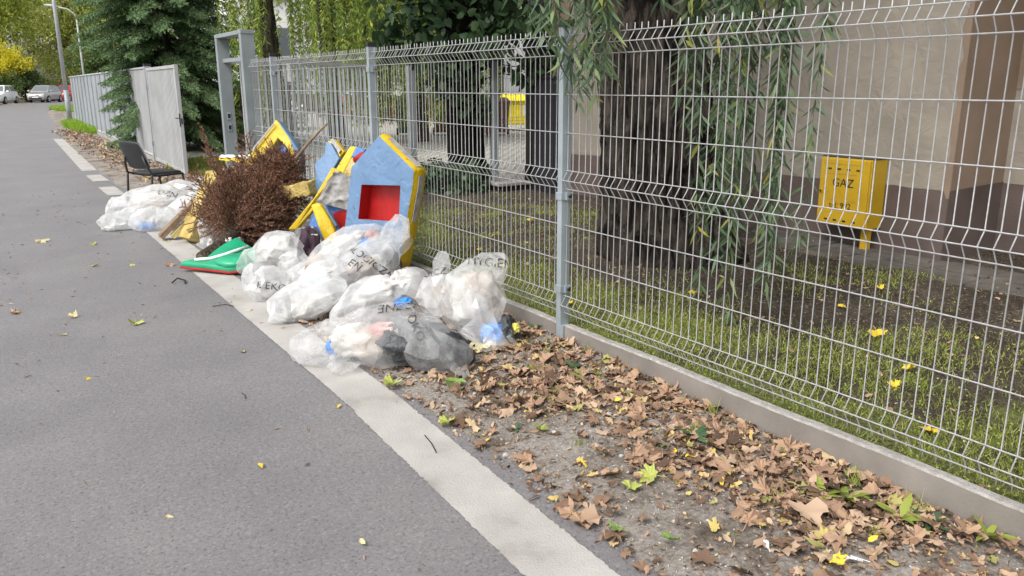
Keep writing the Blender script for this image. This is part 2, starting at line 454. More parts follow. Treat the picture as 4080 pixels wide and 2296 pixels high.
M['gazyellow'] = pm('yellow_enamel', [(.3, (.42, .255, .010)), (.6, (.50, .315, .016)), (.8, (.54, .35, .025))], scale=3, rough=.45, bump=.08, bscale=40)
M['ink'] = pm('black_print', (.012, .012, .014), scale=20, rough=.6)
M['bagink'] = worn_ink()
M['dark'] = pm('near_black', (.012, .012, .016), scale=5, rough=.6)
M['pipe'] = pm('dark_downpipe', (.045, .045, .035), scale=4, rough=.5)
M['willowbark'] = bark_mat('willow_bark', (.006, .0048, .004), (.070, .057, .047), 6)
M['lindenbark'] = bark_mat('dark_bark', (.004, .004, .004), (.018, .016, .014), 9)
M['farbark'] = bark_mat('grey_bark', (.03, .027, .02), (.14, .12, .09), 7)
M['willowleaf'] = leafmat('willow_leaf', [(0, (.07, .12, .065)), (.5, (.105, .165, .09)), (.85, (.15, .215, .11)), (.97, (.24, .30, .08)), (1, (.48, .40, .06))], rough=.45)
M['willowfar'] = leafmat('yellow_green_willow_leaf', [(0, (.11, .18, .03)), (.5, (.20, .28, .055)), (.9, (.31, .38, .08)), (1, (.50, .45, .05))])  # brighter, yellower green than the near willow's leaves
M['lindenleaf'] = leafmat('linden_leaf', [(0, (.022, .05, .022)), (.6, (.04, .075, .032)), (1, (.065, .11, .04))], trans=.25)
M['ivyleaf'] = leafmat('ivy_leaf', [(0, (.035, .075, .03)), (.6, (.055, .11, .05)), (1, (.09, .15, .07))], trans=.2)
M['spruce'] = leafmat('spruce_needle', [(0, (.04, .085, .03)), (.55, (.085, .15, .055)), (.85, (.135, .21, .085)), (1, (.20, .29, .13))], trans=.15, rough=.6)
M['sprucetip'] = leafmat('young_spruce_needle', [(0, (.12, .21, .085)), (1, (.23, .33, .16))], trans=.2, rough=.6)
M['deadneedle'] = leafmat('dead_needle', [(0, (.13, .06, .036)), (.5, (.25, .125, .078)), (.85, (.37, .20, .13)), (1, (.52, .34, .24))], trans=.25, rough=.8)
M['deadbark'] = bark_mat('dry_spruce_bark', (.045, .032, .024), (.17, .13, .10), 25)
M['fartree1'] = leafmat('roadside_leaf', [(0, (.20, .27, .05)), (.5, (.38, .46, .09)), (.85, (.56, .60, .13)), (1, (.72, .68, .16))], trans=.45)
M['fartree2'] = leafmat('dark_roadside_leaf', [(0, (.045, .09, .03)), (.6, (.10, .16, .05)), (1, (.19, .25, .07))], trans=.35)
M['fartree3'] = leafmat('olive_roadside_leaf', [(0, (.23, .27, .07)), (.6, (.42, .46, .12)), (1, (.58, .59, .18))], trans=.4)
M['yellowleaf'] = leafmat('yellow_shrub_leaf', [(0, (.46, .42, .03)), (.6, (.66, .60, .04)), (1, (.80, .74, .07))], trans=.4)
M['grass'] = leafmat('grass_blade', [(0, (.17, .21, .04)), (.5, (.29, .35, .065)), (.8, (.40, .45, .10)), (.93, (.50, .50, .19)), (1, (.36, .28, .15))], trans=.35)
M['lushgrass'] = leafmat('lush_grass', [(0, (.15, .28, .02)), (1, (.32, .48, .04))], trans=.4)
M['brownleaf'] = leafmat('brown_maple_leaf', [(0, (.15, .088, .055)), (.3, (.27, .165, .105)), (.65, (.40, .26, .17)), (.9, (.50, .365, .26)), (1, (.52, .41, .22))], trans=.12, rough=.75)
M['litter'] = leafmat('leaf_litter', [(0, (.08, .05, .034)), (.22, (.17, .105, .068)), (.6, (.32, .205, .135)), (.88, (.47, .345, .24)), (.95, (.52, .40, .13)), (1, (.18, .22, .08))], trans=.1, rough=.8)
M['yellowfall'] = leafmat('yellow_fallen_leaf', [(0, (.62, .42, .02)), (.6, (.72, .52, .06)), (1, (.66, .55, .18))], trans=.15, rough=.6)
M['palegreenleaf'] = leafmat('pale_green_leaf', [(0, (.30, .36, .06)), (1, (.42, .44, .13))], trans=.15, rough=.6)
M['greenleaf'] = leafmat('green_fallen_leaf', [(0, (.14, .25, .06)), (1, (.24, .33, .10))], trans=.15, rough=.6)
M['paleleaf'] = leafmat('pale_dry_leaf', [(0, (.52, .44, .22)), (1, (.62, .56, .34))], trans=.15, rough=.7)
M['stone'] = pm('pale_stone', [(.3, (.32, .31, .29)), (.7, (.52, .51, .48))], scale=30, rough=.9, bump=.5, bscale=120)
M['feather'] = pm('white_feather', (.78, .79, .82), scale=60, rough=.8)
M['film'] = film_mat('milky_polythene', .34, .64)
M['clearfilm'] = film_mat('clear_polythene', .25, .54)
M['thinfilm'] = film_mat('thin_polythene', .14, .42)
M['blue'] = vinyl('pale_blue_vinyl', (.125, .215, .355), (.045, .05, .06), .62)
M['bluedeep'] = pm('blue_vinyl', (.08, .19, .52), scale=4, rough=.42, bump=.5, bscale=9)
M['yellow'] = vinyl('yellow_vinyl', (.60, .41, .010), (.12, .085, .04))
M['red'] = pm('red_vinyl', [(.3, (.24, .006, .006)), (.7, (.40, .010, .009))], scale=5, rough=.38, bump=.3, bscale=8)
M['velcro'] = pm('grey_velcro', [(.3, (.26, .25, .25)), (.7, (.42, .40, .39))], scale=18, rough=.95, bump=.5, bscale=150)
M['lining'] = pm('dirty_grey_lining', [(.3, (.13, .125, .12)), (.55, (.27, .265, .26)), (.8, (.36, .355, .35))], scale=6, rough=.8, bump=1, bscale=14, detail=10, dist=.8)
M['foam'] = pm('old_yellow_foam', [(.25, (.22, .15, .035)), (.5, (.45, .34, .11)), (.8, (.62, .52, .24))], scale=7, rough=.95, bump=.8, bscale=45, detail=10)
M['wood'] = pm('weathered_board', [(.3, (.13, .085, .05)), (.6, (.25, .175, .11)), (.8, (.34, .25, .17))], scale=9, rough=.85, bump=.4, bscale=50)
M['green'] = pm('green_vinyl', [(.3, (.008, .22, .105)), (.7, (.014, .34, .17))], scale=3, rough=.36, bump=.4, bscale=8)
M['whitevinyl'] = pm('white_vinyl', (.66, .70, .68), scale=6, rough=.4, bump=.2)
M['chair'] = pm('black_upholstery', (.022, .022, .024), scale=30, rough=.42, bump=.15, bscale=200)
M['contents_white'] = pm('white_rubbish', [(.3, (.40, .38, .35)), (.7, (.66, .65, .62))], scale=9, rough=.6, bump=1, bscale=14)
M['contents_blue'] = pm('blue_rubbish', [(.3, (.012, .16, .62)), (.7, (.03, .30, .80))], scale=9, rough=.45, bump=1, bscale=25)
M['contents_dark'] = pm('dark_rubbish', [(.35, (.02, .022, .025)), (.6, (.06, .065, .07)), (.8, (.22, .22, .23))], scale=11, rough=.4, bump=1, bscale=30)
M['contents_brown'] = pm('brown_rubbish', [(.3, (.20, .15, .12)), (.5, (.42, .35, .29)), (.7, (.52, .47, .42))], scale=8, rough=.7, bump=1, bscale=16)
M['contents_pink'] = pm('pink_rubbish', [(.3, (.32, .07, .07)), (.55, (.50, .30, .27)), (.7, (.55, .40, .36))], scale=8, rough=.6, bump=1, bscale=16)
M['contents_yellow'] = pm('yellow_rubbish', (.62, .58, .12), scale=8, rough=.6, bump=1, bscale=16)
M['contents_cyan'] = pm('cyan_rubbish', (.18, .48, .62), scale=8, rough=.6, bump=1, bscale=16)
M['purple'] = pm('dark_purple_cloth', (.045, .022, .035), scale=6, rough=.8, bump=.8, bscale=14)
M['bingreen'] = pm('green_bin_plastic', (.05, .13, .055), scale=4, rough=.5)
M['binbrown'] = pm('brown_bin_plastic', (.14, .065, .045), scale=4, rough=.5)
M['binyellow'] = pm('yellow_bin_plastic', (.88, .70, .01), scale=3, rough=.45)
M['tyre'] = pm('tyre_rubber', (.02, .02, .02), scale=20, rough=.85)
M['alloy'] = pm('alloy_rim', (.42, .43, .44), scale=10, rough=.35, metallic=.7)
M['glass'] = glassmat('car_glass', (.10, .12, .13))
M['lamp'] = glassmat('headlamp', (.55, .56, .55), .1)
M['silver'] = pm('silver_paint', (.36, .355, .345), scale=1.5, rough=.3, metallic=.5, coat=.6)
M['whitecar'] = pm('white_paint', (.78, .78, .78), scale=1.5, rough=.3, coat=.6)
M['redcar'] = pm('red_paint', (.55, .012, .015), scale=1.5, rough=.28, coat=.6)
M['darkcar'] = pm('graphite_paint', (.07, .065, .06), scale=1.5, rough=.3, metallic=.4, coat=.6)
M['lamppost'] = pm('galvanised_lamp_post', (.36, .38, .40), scale=2, rough=.5, metallic=.3)

# ================================================================== SETTING
def sheet(name, poly, z, mat, kind='structure'):
    me = bpy.data.meshes.new(name)
    me.from_pydata([(x, y, z) for x, y in poly], [], [tuple(range(len(poly)))])
    o = link(name, me, mat); o['kind'] = kind
    return o

def grid(name, x0, x1, y0, y1, nx, ny, zf, mat, wx=None):
    xs = np.linspace(x0, x1, nx); ys = np.linspace(y0, y1, ny)
    X, Y = np.meshgrid(xs, ys)
    P = np.stack([X.ravel(), Y.ravel(), np.zeros(X.size)], 1)
    P[:, 2] = zf(P)
    i = np.arange(nx * ny).reshape(ny, nx)
    F = np.stack([i[:-1, :-1].ravel(), i[:-1, 1:].ravel(), i[1:, 1:].ravel(), i[1:, :-1].ravel()], 1)
    o = np_mesh(name, P, F, mat, smooth=True); o['kind'] = 'structure'
    return o

gr = sheet('ground', [(-420, -420), (420, -420), (420, 420), (-420, 420)], -0.06, M['farground'])

# road: right edge then left edge, bending right far away
r_edge = [(1.62, -12), (1.62, 14), (1.66, 20), (1.95, 27), (2.6, 41), (3.6, 58), (6.4, 72), (12, 84), (22, 94), (40, 104)]
l_edge = [(32, 116), (16, 105), (7.0, 92), (2.2, 78), (-1.2, 66), (-3.0, 50), (-3.7, 30), (-3.9, 10), (-3.9, -12)]
def smooth_line(pts, n):
    pts = [Vector((*p, 0)) for p in pts]; out = []
    for i in range(len(pts) - 1):
        p0 = pts[max(i - 1, 0)]; p1 = pts[i]; p2 = pts[i + 1]; p3 = pts[min(i + 2, len(pts) - 1)]
        for k in range(n):
            t = k / n
            q = .5 * ((2 * p1) + (p2 - p0) * t + (2 * p0 - 5 * p1 + 4 * p2 - p3) * t * t + (3 * p1 - p0 - 3 * p2 + p3) * t ** 3)
            out.append((q.x, q.y))
    out.append((pts[-1].x, pts[-1].y))
    return out
sheet('road', smooth_line(r_edge, 8) + smooth_line(l_edge, 8), 0.0, M['asphalt'])

# painted edge line: long run by the pile, then dashes across the drive
def paint(name, x0, x1, y0, y1, label, skew=0.0):
    n = max(4, int((y1 - y0) / .012)); L = []; Rr = []
    for i in range(n + 1):
        y = y0 + (y1 - y0) * i / n
        s = skew * (y - y0)
        L.append((x0 + s + random.gauss(0, .0022), y)); Rr.append((x1 + s + random.gauss(0, .0022), y))
    me = bpy.data.meshes.new(name)
    v = [(x, y, .004) for x, y in L] + [(x, y, .004) for x, y in Rr]
    f = [(i, n + 1 + i, n + 2 + i, i + 1) for i in range(n)]
    me.from_pydata(v, [], f)
    o = link(name, me, M['paint']); o['kind'] = 'structure'; o['label'] = label
    return o
paint('road_edge_line', 1.01, 1.255, -3, 3.2, 'off-white painted edge line along the near asphalt', .035)
paint('road_edge_line', 1.235, 1.475, 3.2, 9.6, 'off-white painted edge line beside the rubbish', .0)
paint('road_dash', 1.285, 1.50, 11.9, 12.95, 'short white road dash nearest the chair')
paint('road_dash', 1.31, 1.535, 13.8, 14.85, 'short white road dash before the long stripe')
paint('road_dash', 1.335, 1.57, 15.65, 25.7, 'long white road stripe along the verge', .026)

def verge_z(P):
    x, y = P[:, 0], P[:, 1]
    n = vnoise(P, 1.3, 1) * .5 + vnoise(P, 5, 2) * .3 + vnoise(P, 18, 3) * .2
    t = np.clip((x - 1.545 + .03 * np.clip(2.5 - y, 0, 2) - .06 * vnoise(P * [0, 1, 0], 1.6, 5) - .025 * vnoise(P * [0, 1, 0], 7, 6)) / .16, -1.5, 1)
    rise = np.clip((x - 1.7) / .9, 0, 1) ** 2 * (-.03 + .05 * np.clip((y - 1.6) / 1.6, 0, 1))
    return t * .014 + n * .012 * np.clip(t + .4, 0, 1) + rise
grid('verge', 1.36, 2.60, -1.5, 11, 110, 700, verge_z, M['soil'])
def verge2_z(P):
    x, y = P[:, 0], P[:, 1]
    ex = np.interp(y, [10.9, 14, 20, 27, 41, 58], [1.56, 1.58, 1.64, 1.93, 2.58, 3.6])
    t = np.clip((x - ex - .05 * vnoise(P * [0, 1, 0], 1.2, 8)) / .2, -1.5, 1)
    n = vnoise(P, 1.1, 1) * .6 + vnoise(P, 6, 2) * .4
    return t * .016 + n * .014 * np.clip(t + .4, 0, 1)
grid('far_verge', 1.40, 4.4, 11, 57, 60, 420, verge2_z, M['soil'])

def yard_z(P):
    return .075 + vnoise(P, .9, 11) * .02 + vnoise(P, 4, 12) * .01 + .03 * np.exp(-((P[:, 0] - 4.55) ** 2 + (P[:, 1] - 4.75) ** 2) / .9)
grid('yard_soil', 2.66, 7.2, -2.2, 9.3, 130, 300, yard_z, M['yardsoil'])
sheet('yard_paving', [(2.66, 9.29), (34, 9.29), (34, 40), (3.2, 40), (3.2, 13.4), (2.66, 13.4)], .03, M['paver'])

# slabs along the foot of the house wall
ap = empty('wall_apron', (5.75, 3.5, 0)); ap['kind'] = 'structure'
yy = -1.8
while yy < 5.6:
    w = random.uniform(.38, .62)
    for xx, d in ((5.52, .33), (5.87, .31)):
        mb = MB(); mb.b(xx, xx + d - .012, yy, yy + w - .014, .0, .085 + random.uniform(-.008, .012))
        mb.build('paving_slab', M['slab'], ap, (5.75, 3.5, 0), bevel=.008)
    yy += w

# ================================================================== MESH FENCE
FX = 2.624; Z0 = .177
HWIRE = [(0, 0), (.05, .034), (.1, 0), (.3, 0), (.5, 0), (.7, 0), (.75, .034), (.8, 0), (1.0, 0), (1.2, 0), (1.4, 0), (1.45, .034), (1.5, 0)]
def vwire_mesh():
    prof = [(-.03, 0), (0, 0), (.05, -.034), (.1, 0), (.7, 0), (.75, -.034), (.8, 0), (1.4, 0), (1.45, -.034), (1.5, 0), (1.532, 0)]
    mb = MB(); mb.tube([(x, 0, z) for z, x in prof], .0027, 6)
    return mb.mesh('vertical_wire')
def hwire_mesh(L):
    mb = MB(); mb.tube([(-.0055, 0, 0), (-.0055, L, 0)], .0029, 6)
    return mb.mesh('horizontal_wire')
fence = empty('mesh_fence', (FX, 3.5, 0))
tag(fence, 'galvanised welded wire mesh fence with folded beams along the pavement, willow trunk behind it', 'fence')
VW = vwire_mesh(); VW.materials.append(M['galv']); VW.polygons.foreach_set('use_smooth', [True] * len(VW.polygons))
def panel(root, oy, y0, y1):
    """vertical wires every 5 cm between y0 and y1 (root frame: x=0 fence plane)"""
    k = int(round((y1 - y0) / .05))
    for i in range(k + 1):
        o = bpy.data.objects.new('vertical_wire', VW); col.objects.link(o)
        o.parent = root; o.location = (random.gauss(0, .0008), y0 + i * .05 - oy + random.gauss(0, .0009), Z0 + random.gauss(0, .001)); o.rotation_euler = (random.gauss(0, .0022), random.gauss(0, .0015), 0)
    hm = hwire_mesh(y1 - y0 + .02); hm.materials.append(M['galv'])
    for h, off in HWIRE:
        o = bpy.data.objects.new('horizontal_wire', hm); col.objects.link(o)
        o.parent = root; o.location = (-off, y0 - .01 - oy, Z0 + h)
posts = [3.512, 6.052, 8.592, 0.972 - .0]
panel(fence, 3.5, 0.982 + .0, 3.482)
panel(fence, 3.5, 3.542, 6.022)
panel(fence, 3.5, 6.082, 8.562)
panel(fence, 3.5, 8.622, 9.372)
for py in posts:
    mb = MB(); mb.b(FX - .031, FX + .031, py - .0205, py + .0205, -.05, 1.722)
    p = mb.build('post', M['post'], fence, (FX, 3.5, 0), bevel=.004)
    mb = MB(); mb.b(FX - .0335, FX + .0335, py - .023, py + .023, 1.716, 1.752)
    mb.build('post_cap', M['blackplastic'], p, (FX, 3.5, 0), bevel=.004)
    for hz in (.137, .66, 1.37):
        z = Z0 + hz
        mb = MB(); mb.b(FX - .036, FX + .033, py - .0255, py + .0255, z - .021, z + .021)
        mb.b(FX - .012, FX + .028, py - .040, py - .026, z - .021, z + .021)
        cl = mb.build('clamp', M['post'], p, (FX, 3.5, 0), bevel=.002)
        mb = MB(); mb.tube([(FX + .006, py - .041, z), (FX + .006, py - .052, z)], .0085, 6)
        mb.tube([(FX + .022, py - .041, z + .002), (FX + .022, py - .046, z + .002)], .012, 8)
        mb.build('clamp_bolt', M['blackplastic'], p, (FX, 3.5, 0))
    mb = MB(); mb.b(FX - .034, FX + .02, py - .052, py - .0215, -.05, .108)
    mb.build('board_bracket', M['post'], p, (FX, 3.5, 0), bevel=.002)

# concrete gravel boards between the posts
def board(y0, y1, label, dz=0.0):
    r = empty('gravel_board', (FX, (y0 + y1) / 2, 0)); org = (FX, (y0 + y1) / 2, 0)
    tag(r, label, 'kerb board', 'concrete boards under the mesh fence')
    n = 60
    ys = [y0 + (y1 - y0) * i / n for i in range(n + 1)]
    def z1(y): return .118 + dz + .003 * math.sin(y * 5.3) + random.uniform(-.0015, .0015)
    zs = [z1(y) for y in ys]
    mb = MB()
    mb.loft([[(FX - .026, y, -.06), (FX - .026, y, z - .008), (FX + .026, y, z - .008), (FX + .026, y, -.06)] for y, z in zip(ys, zs)])
    mb.build('board', M['concrete'], r, org)
    mb = MB()
    mb.loft([[(FX - .0255, y, z - .0085), (FX - .019, y, z), (FX + .019, y, z), (FX + .0255, y, z - .0085)] for y, z in zip(ys, zs)])
    mb.build('top_edge', M['concreteedge'], r, org)
board(-1.5, .95, 'concrete gravel board nearest the camera, cut by the right edge of the photo')
board(1.0, 3.455, 'long concrete gravel board under the fence beside the bare leaf litter')
board(3.54, 5.99, 'concrete gravel board under the fence directly behind the rubbish bags', -.004)
board(6.08, 8.53, 'concrete gravel board under the fence behind the foam house', .002)
board(8.62, 9.36, 'short concrete gravel board beside the grey gate frame', 0)

# ================================================================== GATE FRAME + OPEN LEAF
gf = empty('steel_doorway', (FX, 10.0, 0)); go = (FX, 10.0, 0)
tag(gf, 'tall grey steel doorway frame standing at the end of the mesh fence', 'doorway')
for (py, nm) in ((9.50, 'post'), (10.60, 'post')):
    mb = MB(); mb.b(FX - .075, FX + .075, py - .045, py + .045, -.05, 1.985)
    pp = mb.build(nm, M['postgrey'], gf, go, bevel=.004)
    if py > 10:
        for dz in (.92, 1.06):
            mb = MB(); mb.b(FX - .03, FX + .02, py - .052, py - .0455, dz - .05, dz + .04)
            mb.build('lock_plate', M['post'], pp, go, bevel=.002)
            mb = MB(); mb.b(FX - .02, FX + .012, py - .0545, py - .0525, dz - .03, dz + .02); mb.build('latch_hole', M['dark'], pp, go)
mb = MB(); mb.b(FX - .0755, FX + .0755, 9.45, 10.65, 1.986, 2.03)
mb.build('top_beam', M['postgrey'], gf, go, bevel=.004)
mb = MB(); mb.b(FX - .02, FX + .02, 9.546, 10.554, 1.70, 1.745); mb.build('inner_rail', M['postgrey'], gf, go)
mb = MB(); mb.b(FX + .16, FX + .21, 10.46, 10.51, .0, 1.74); mb.b(FX + .021, FX + .16, 10.47, 10.50, 1.69, 1.72); mb.build('stop_post', M['slat'], gf, go)

# bar gate leaf swung open into the yard
A0 = Vector((2.86, 9.98, 0)); A1 = Vector((5.56, 12.97, 0)); dv = (A1 - A0); gl = dv.length
bl = empty('bar_gate', A0, math.atan2(dv.y, dv.x))
tag(bl, 'open grey steel gate of upright bars seen through the mesh fence', 'gate')
nb = 21
mbar = MB(); mbar.b(-.014, .014, -.014, .014, .12, 1.70); me_bar = mbar.mesh('bar'); me_bar.materials.append(M['postgrey'])
for i in range(nb + 1):
    o = bpy.data.objects.new('bar', me_bar); col.objects.link(o); o.parent = bl; o.location = (gl * i / nb, 0, 0)
for z in (.10, 1.705):
    mb = MB(); mb.b(-.02, gl + .02, -.02, .02, z, z + .045); mb.build('rail', M['slat'], bl)

# ================================================================== SHEET METAL FENCE on the left
lf = empty('sheet_metal_fence', (2.72, 16.6, 0)); lo_ = (2.72, 16.6, 0)
tag(lf, 'long pale grey sheet metal fence running away beside the road under the spruce', 'fence')
def fx(y): return float(np.interp(y, [13.6, 16.6, 36], [2.64, 2.72, 3.08]))
ysec = list(np.linspace(18.9, 36, 15))
for i in range(len(ysec) - 1):
    y0, y1 = ysec[i], ysec[i + 1] - .02
    mb = MB(); mb.prism([(fx(y0), y0, .12), (fx(y1), y1, .12), (fx(y1), y1, 1.72), (fx(y0), y0, 1.72)], (.012, 0, 0))
    mb.build('sheet', M['sheet'], lf, lo_)
    mb = MB(); mb.b(fx(y0) - .03, fx(y0) - .002, y0 - .03, y0 + .01, -.02, 1.77); mb.build('seam_post', M['sheet'], lf, lo_)
mb = MB(); mb.b(-.02, .02, -.035, .035, 0, 1.0)
for y in np.arange(16.72, 18.88, .095):
    mb = MB(); mb.b(fx(y) - .012, fx(y) + .012, y, y + .06, .12, 1.72); mb.build('slat', M['slat'], lf, lo_)
for z in (.10, 1.725):
    mb = MB(); mb.tube([(fx(y) - .005, y, z + .02) for y in np.linspace(16.65, 36, 12)], .028, 4); mb.build('rail', M['slat'], lf, lo_)
mb = MB()
mb.loft([[(fx(y) - .04, y, -.05), (fx(y) - .04, y, .095), (fx(y) + .04, y, .095), (fx(y) + .04, y, -.05)] for y in np.linspace(16.62, 36, 14)])
mb.build('concrete_base', M['concreteedge'], lf, lo_)
mb = MB(); mb.b(2.66, 2.78, 16.56, 16.66, -.05, 1.78)
p_ = mb.build('post', M['sheet'], lf, lo_, bevel=.004)
mb = MB(); mb.b(2.655, 2.785, 16.555, 16.665, 1.781, 1.82); mb.build('post_cap', M['blackplastic'], p_, lo_)
for z in (.32, 1.35):
    mb = MB(); mb.b(2.645, 2.70, 16.50, 16.555, z, z + .09); mb.build('hinge', M['postgrey'], p_, lo_)

wl = empty('slatted_gate', (2.70, 16.5, 0)); wo = (2.70, 16.5, 0)
tag(wl, 'pale grey gate leaf of narrow upright slats with a lock on its free edge', 'gate')
ga, gb = Vector((2.70, 16.50, 0)), Vector((2.64, 13.62, 0))
ns = 24
for i in range(ns):
    t = (i + .5) / ns; q = ga.lerp(gb, t)
    mb = MB(); mb.b(q.x - .010, q.x + .010, q.y - .036, q.y + .036, .10, 1.69); mb.build('slat', M['slat'], wl, wo)
for nm, q in (('stile', ga), ('stile', gb)):
    mb = MB(); mb.b(q.x - .028, q.x + .028, q.y - .03, q.y + .03, .05, 1.745); st = mb.build(nm, M['slat'], wl, wo, bevel=.003)
for z in (.055, 1.692):
    mb = MB(); mb.prism([(ga.x - .024, ga.y - .031, z), (gb.x - .024, gb.y + .031, z), (gb.x - .024, gb.y + .031, z + .05), (ga.x - .024, ga.y - .031, z + .05)], (.048, 0, 0))
    mb.build('rail', M['slat'], wl, wo)
mb = MB(); mb.prism([(ga.x + .014, ga.y - .03, .10), (gb.x + .014, gb.y + .03, .10), (gb.x + .014, gb.y + .03, 1.69), (ga.x + .014, ga.y - .03, 1.69)], (.006, 0, 0)); mb.build('backing_sheet', M['postgrey'], wl, wo)
mb = MB(); mb.b(2.61 - .002, 2.625, 13.585, 13.589, .80, 1.0); mb.b(2.635, 2.655, 13.584, 13.589, .84, .93)
mb.build('lock', M['dark'], wl, wo)
mb = MB(); mb.tube([(2.612, 13.60, .93), (2.575, 13.60, .93), (2.575, 13.70, .93)], .008, 6); mb.build('handle', M['dark'], wl, wo)

# ================================================================== HOUSE WALL
hw = empty('rendered_house', (6.2, 6, 0)); ho = (6.2, 6, 0)
tag(hw, 'cream rendered house with a brown painted base behind the willow trunk', 'building')
YR = 3.33      # the wall steps back here
XB = 7.0
def hpart(nm, mat, boxes, parent=hw, bevel=0):
    mb = MB()
    for b_ in boxes: mb.b(*b_)
    return mb.build(nm, mat, parent, ho, bevel=bevel)
def ragged(nm, mat, pts, off):
    mb = MB(); mb.prism(pts, off); return mb.build(nm, mat, hw, ho)
# cream face with slightly wandering painted borders
n = 40
bot = [(6.2, 8.75 - (8.75 - (YR + .045)) * i / n, .575 + .045 * i / n + random.uniform(-.006, .006)) for i in range(n + 1)]
side = [(6.2, YR + .045 + .02 * math.sin(i * 1.7) + random.uniform(-.005, .005), .62 + (3.6 - .62) * i / 30) for i in range(1, 31)]
hpart('wall_core', M['brownrender'], [(6.204, 6.8, YR + .001, 8.75, 0, 3.6)])
ragged('wall', M['cream'], bot + side + [(6.2, 8.75, 3.6)], (.0038, 0, 0))
hpart('base_course', M['plinth'], [(6.1995, 6.2035, YR, 8.75, -.05, .56)])
ragged('base_border', M['plinth'], [(6.1998, 8.75, .5), (6.1998, YR, .5)] + [(6.1998, y, z - .004) for x, y, z in reversed(bot)], (.003, 0, 0))
hpart('reveal', M['brownrender'], [(6.806, 7.0, YR + .0, YR + .3, .6, 3.6), (6.2042, 6.806, YR - .004, YR + .0, .62, 3.6)])
ragged('reveal_base', M['plinth'], [(6.2, YR - .006, -.05), (7.0, YR - .006, -.05), (7.0, YR - .006, .64), (6.6, YR - .006, .632), (6.2, YR - .006, .62)], (0, .0015, 0))
hpart('rear_wall', M['cream'], [(7.0, 7.2, -3, YR + .3, .63, 1.38)])
hpart('rear_wall_upper', M['brownrender'], [(6.995, 7.2, -3, YR + .3, 1.3805, 3.6)])
hpart('rear_base', M['plinth'], [(6.994, 7.2, -3, YR + .3, -.05, .6295)])
hpart('eaves', M['brownrender'], [(5.75, 7.6, -3, 9.1, 3.6, 3.75)])
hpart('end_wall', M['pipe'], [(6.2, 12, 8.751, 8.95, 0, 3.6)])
hpart('corner_strip', M['brownrender'], [(6.192, 6.1985, 8.22, 8.60, .57, 3.6)])
hpart('dark_corner_upright', M['dark'], [(6.12, 6.196, 8.62, 8.90, 0, 3.6)])  # near-black upright box at the far corner of the wall
dp_ = MB(); dp_.tube([(6.12, 8.98, .05), (6.12, 8.98, 3.5)], .06, 12); dp_.build('downpipe', M['pipe'], hw, ho, smooth=True)
cbx = empty('black_cabinet', (6.0, 8.7, 0))
tag(cbx, 'tall black cabinet standing against the corner of the cream house', 'cabinet')
mb = MB(); mb.b(6.0, 6.115, 8.22, 8.75, .04, 1.50); mb.build('body', M['dark'], cbx, (6.0, 8.7, 0), bevel=.008)
mb = MB(); mb.b(5.98, 6.118, 8.20, 8.77, 1.502, 1.535); mb.build('lid', M['blackplastic'], cbx, (6.0, 8.7, 0), bevel=.006)
mb = MB(); mb.b(5.992, 5.999, 8.26, 8.71, .12, 1.44); mb.build('door', M['dark'], cbx, (6.0, 8.7, 0), bevel=.002)
st_ = empty('concrete_step', (5.75, 9.1, 0)); tag(st_, 'low pale concrete step beside the black cabinet', 'step')
mb = MB(); mb.b(5.50, 5.98, 8.75, 9.10, .0, .15); mb.build('riser', M['dark'], st_, (5.75, 9.1, 0), bevel=.008)
mb = MB(); mb.b(5.47, 5.99, 8.72, 9.13, .151, .19); mb.build('tread', M['concreteedge'], st_, (5.75, 9.1, 0), bevel=.008)

# ---- yellow gas meter box
gz = empty('gas_meter_box', (6.08, 4.1, .05)); gzo = (6.08, 4.1, .05)
tag(gz, 'yellow metal gas box lettered GAZ on the house wall behind the fence', 'gas box')
mb = MB(); mb.b(5.985, 6.195, 3.86, 4.335, .255, .825); mb.build('case', M['gazyellow'], gz, gzo, bevel=.006)
mb = MB(); mb.b(5.968, 5.984, 3.868, 4.327, .262, .818); door = mb.build('door', M['gazyellow'], gz, gzo, bevel=.006)
for zz in (.735, .305):
    for k in range(4):
        mb = MB(); y = 4.235 - k * .088
        mb.b(5.9655, 5.9675, y - .016, y + .016, zz - .007, zz + .007); mb.build('vent_slot', M['dark'], door, gzo)
mb = MB(); mb.tube([(5.9675, 4.305, .54), (5.960, 4.305, .54)], .016, 12); lk = mb.build('lock', M['gazyellow'], door, gzo)
mb = MB(); mb.tube([(5.9595, 4.305, .54), (5.958, 4.305, .54)], .010, 10); mb.build('keyhole', M['dark'], door, gzo)
for (za, ya_, yb_) in ((.775, 4.30, 3.93), (.695, 4.26, 3.98), (.64, 4.22, 4.03), (.275, 4.31, 3.92)):
    mb = MB(); mb.b(5.9662, 5.9676, yb_, ya_, za - .0012, za + .0012); mb.build('scratch', M['wood'], door, gzo)
mb = MB(); mb.tube([(5.967, 4.24, .475), (5.967, 4.17, .475), (5.967, 4.14, .452), (5.967, 4.10, .445), (5.967, 4.06, .452), (5.967, 4.03, .475), (5.967, 3.97, .475)], .0016, 4); mb.build('scratch', M['wood'], door, gzo)
mb = MB(); mb.b(6.05, 6.11, 3.885, 3.945, .06, .256); mb.build('leg', M['gazyellow'], gz, gzo, bevel=.003)
mb = MB(); mb.b(6.00, 6.196, 3.856, 4.34, .826, .836); mb.build('rain_cap', M['pipe'], gz, gzo)

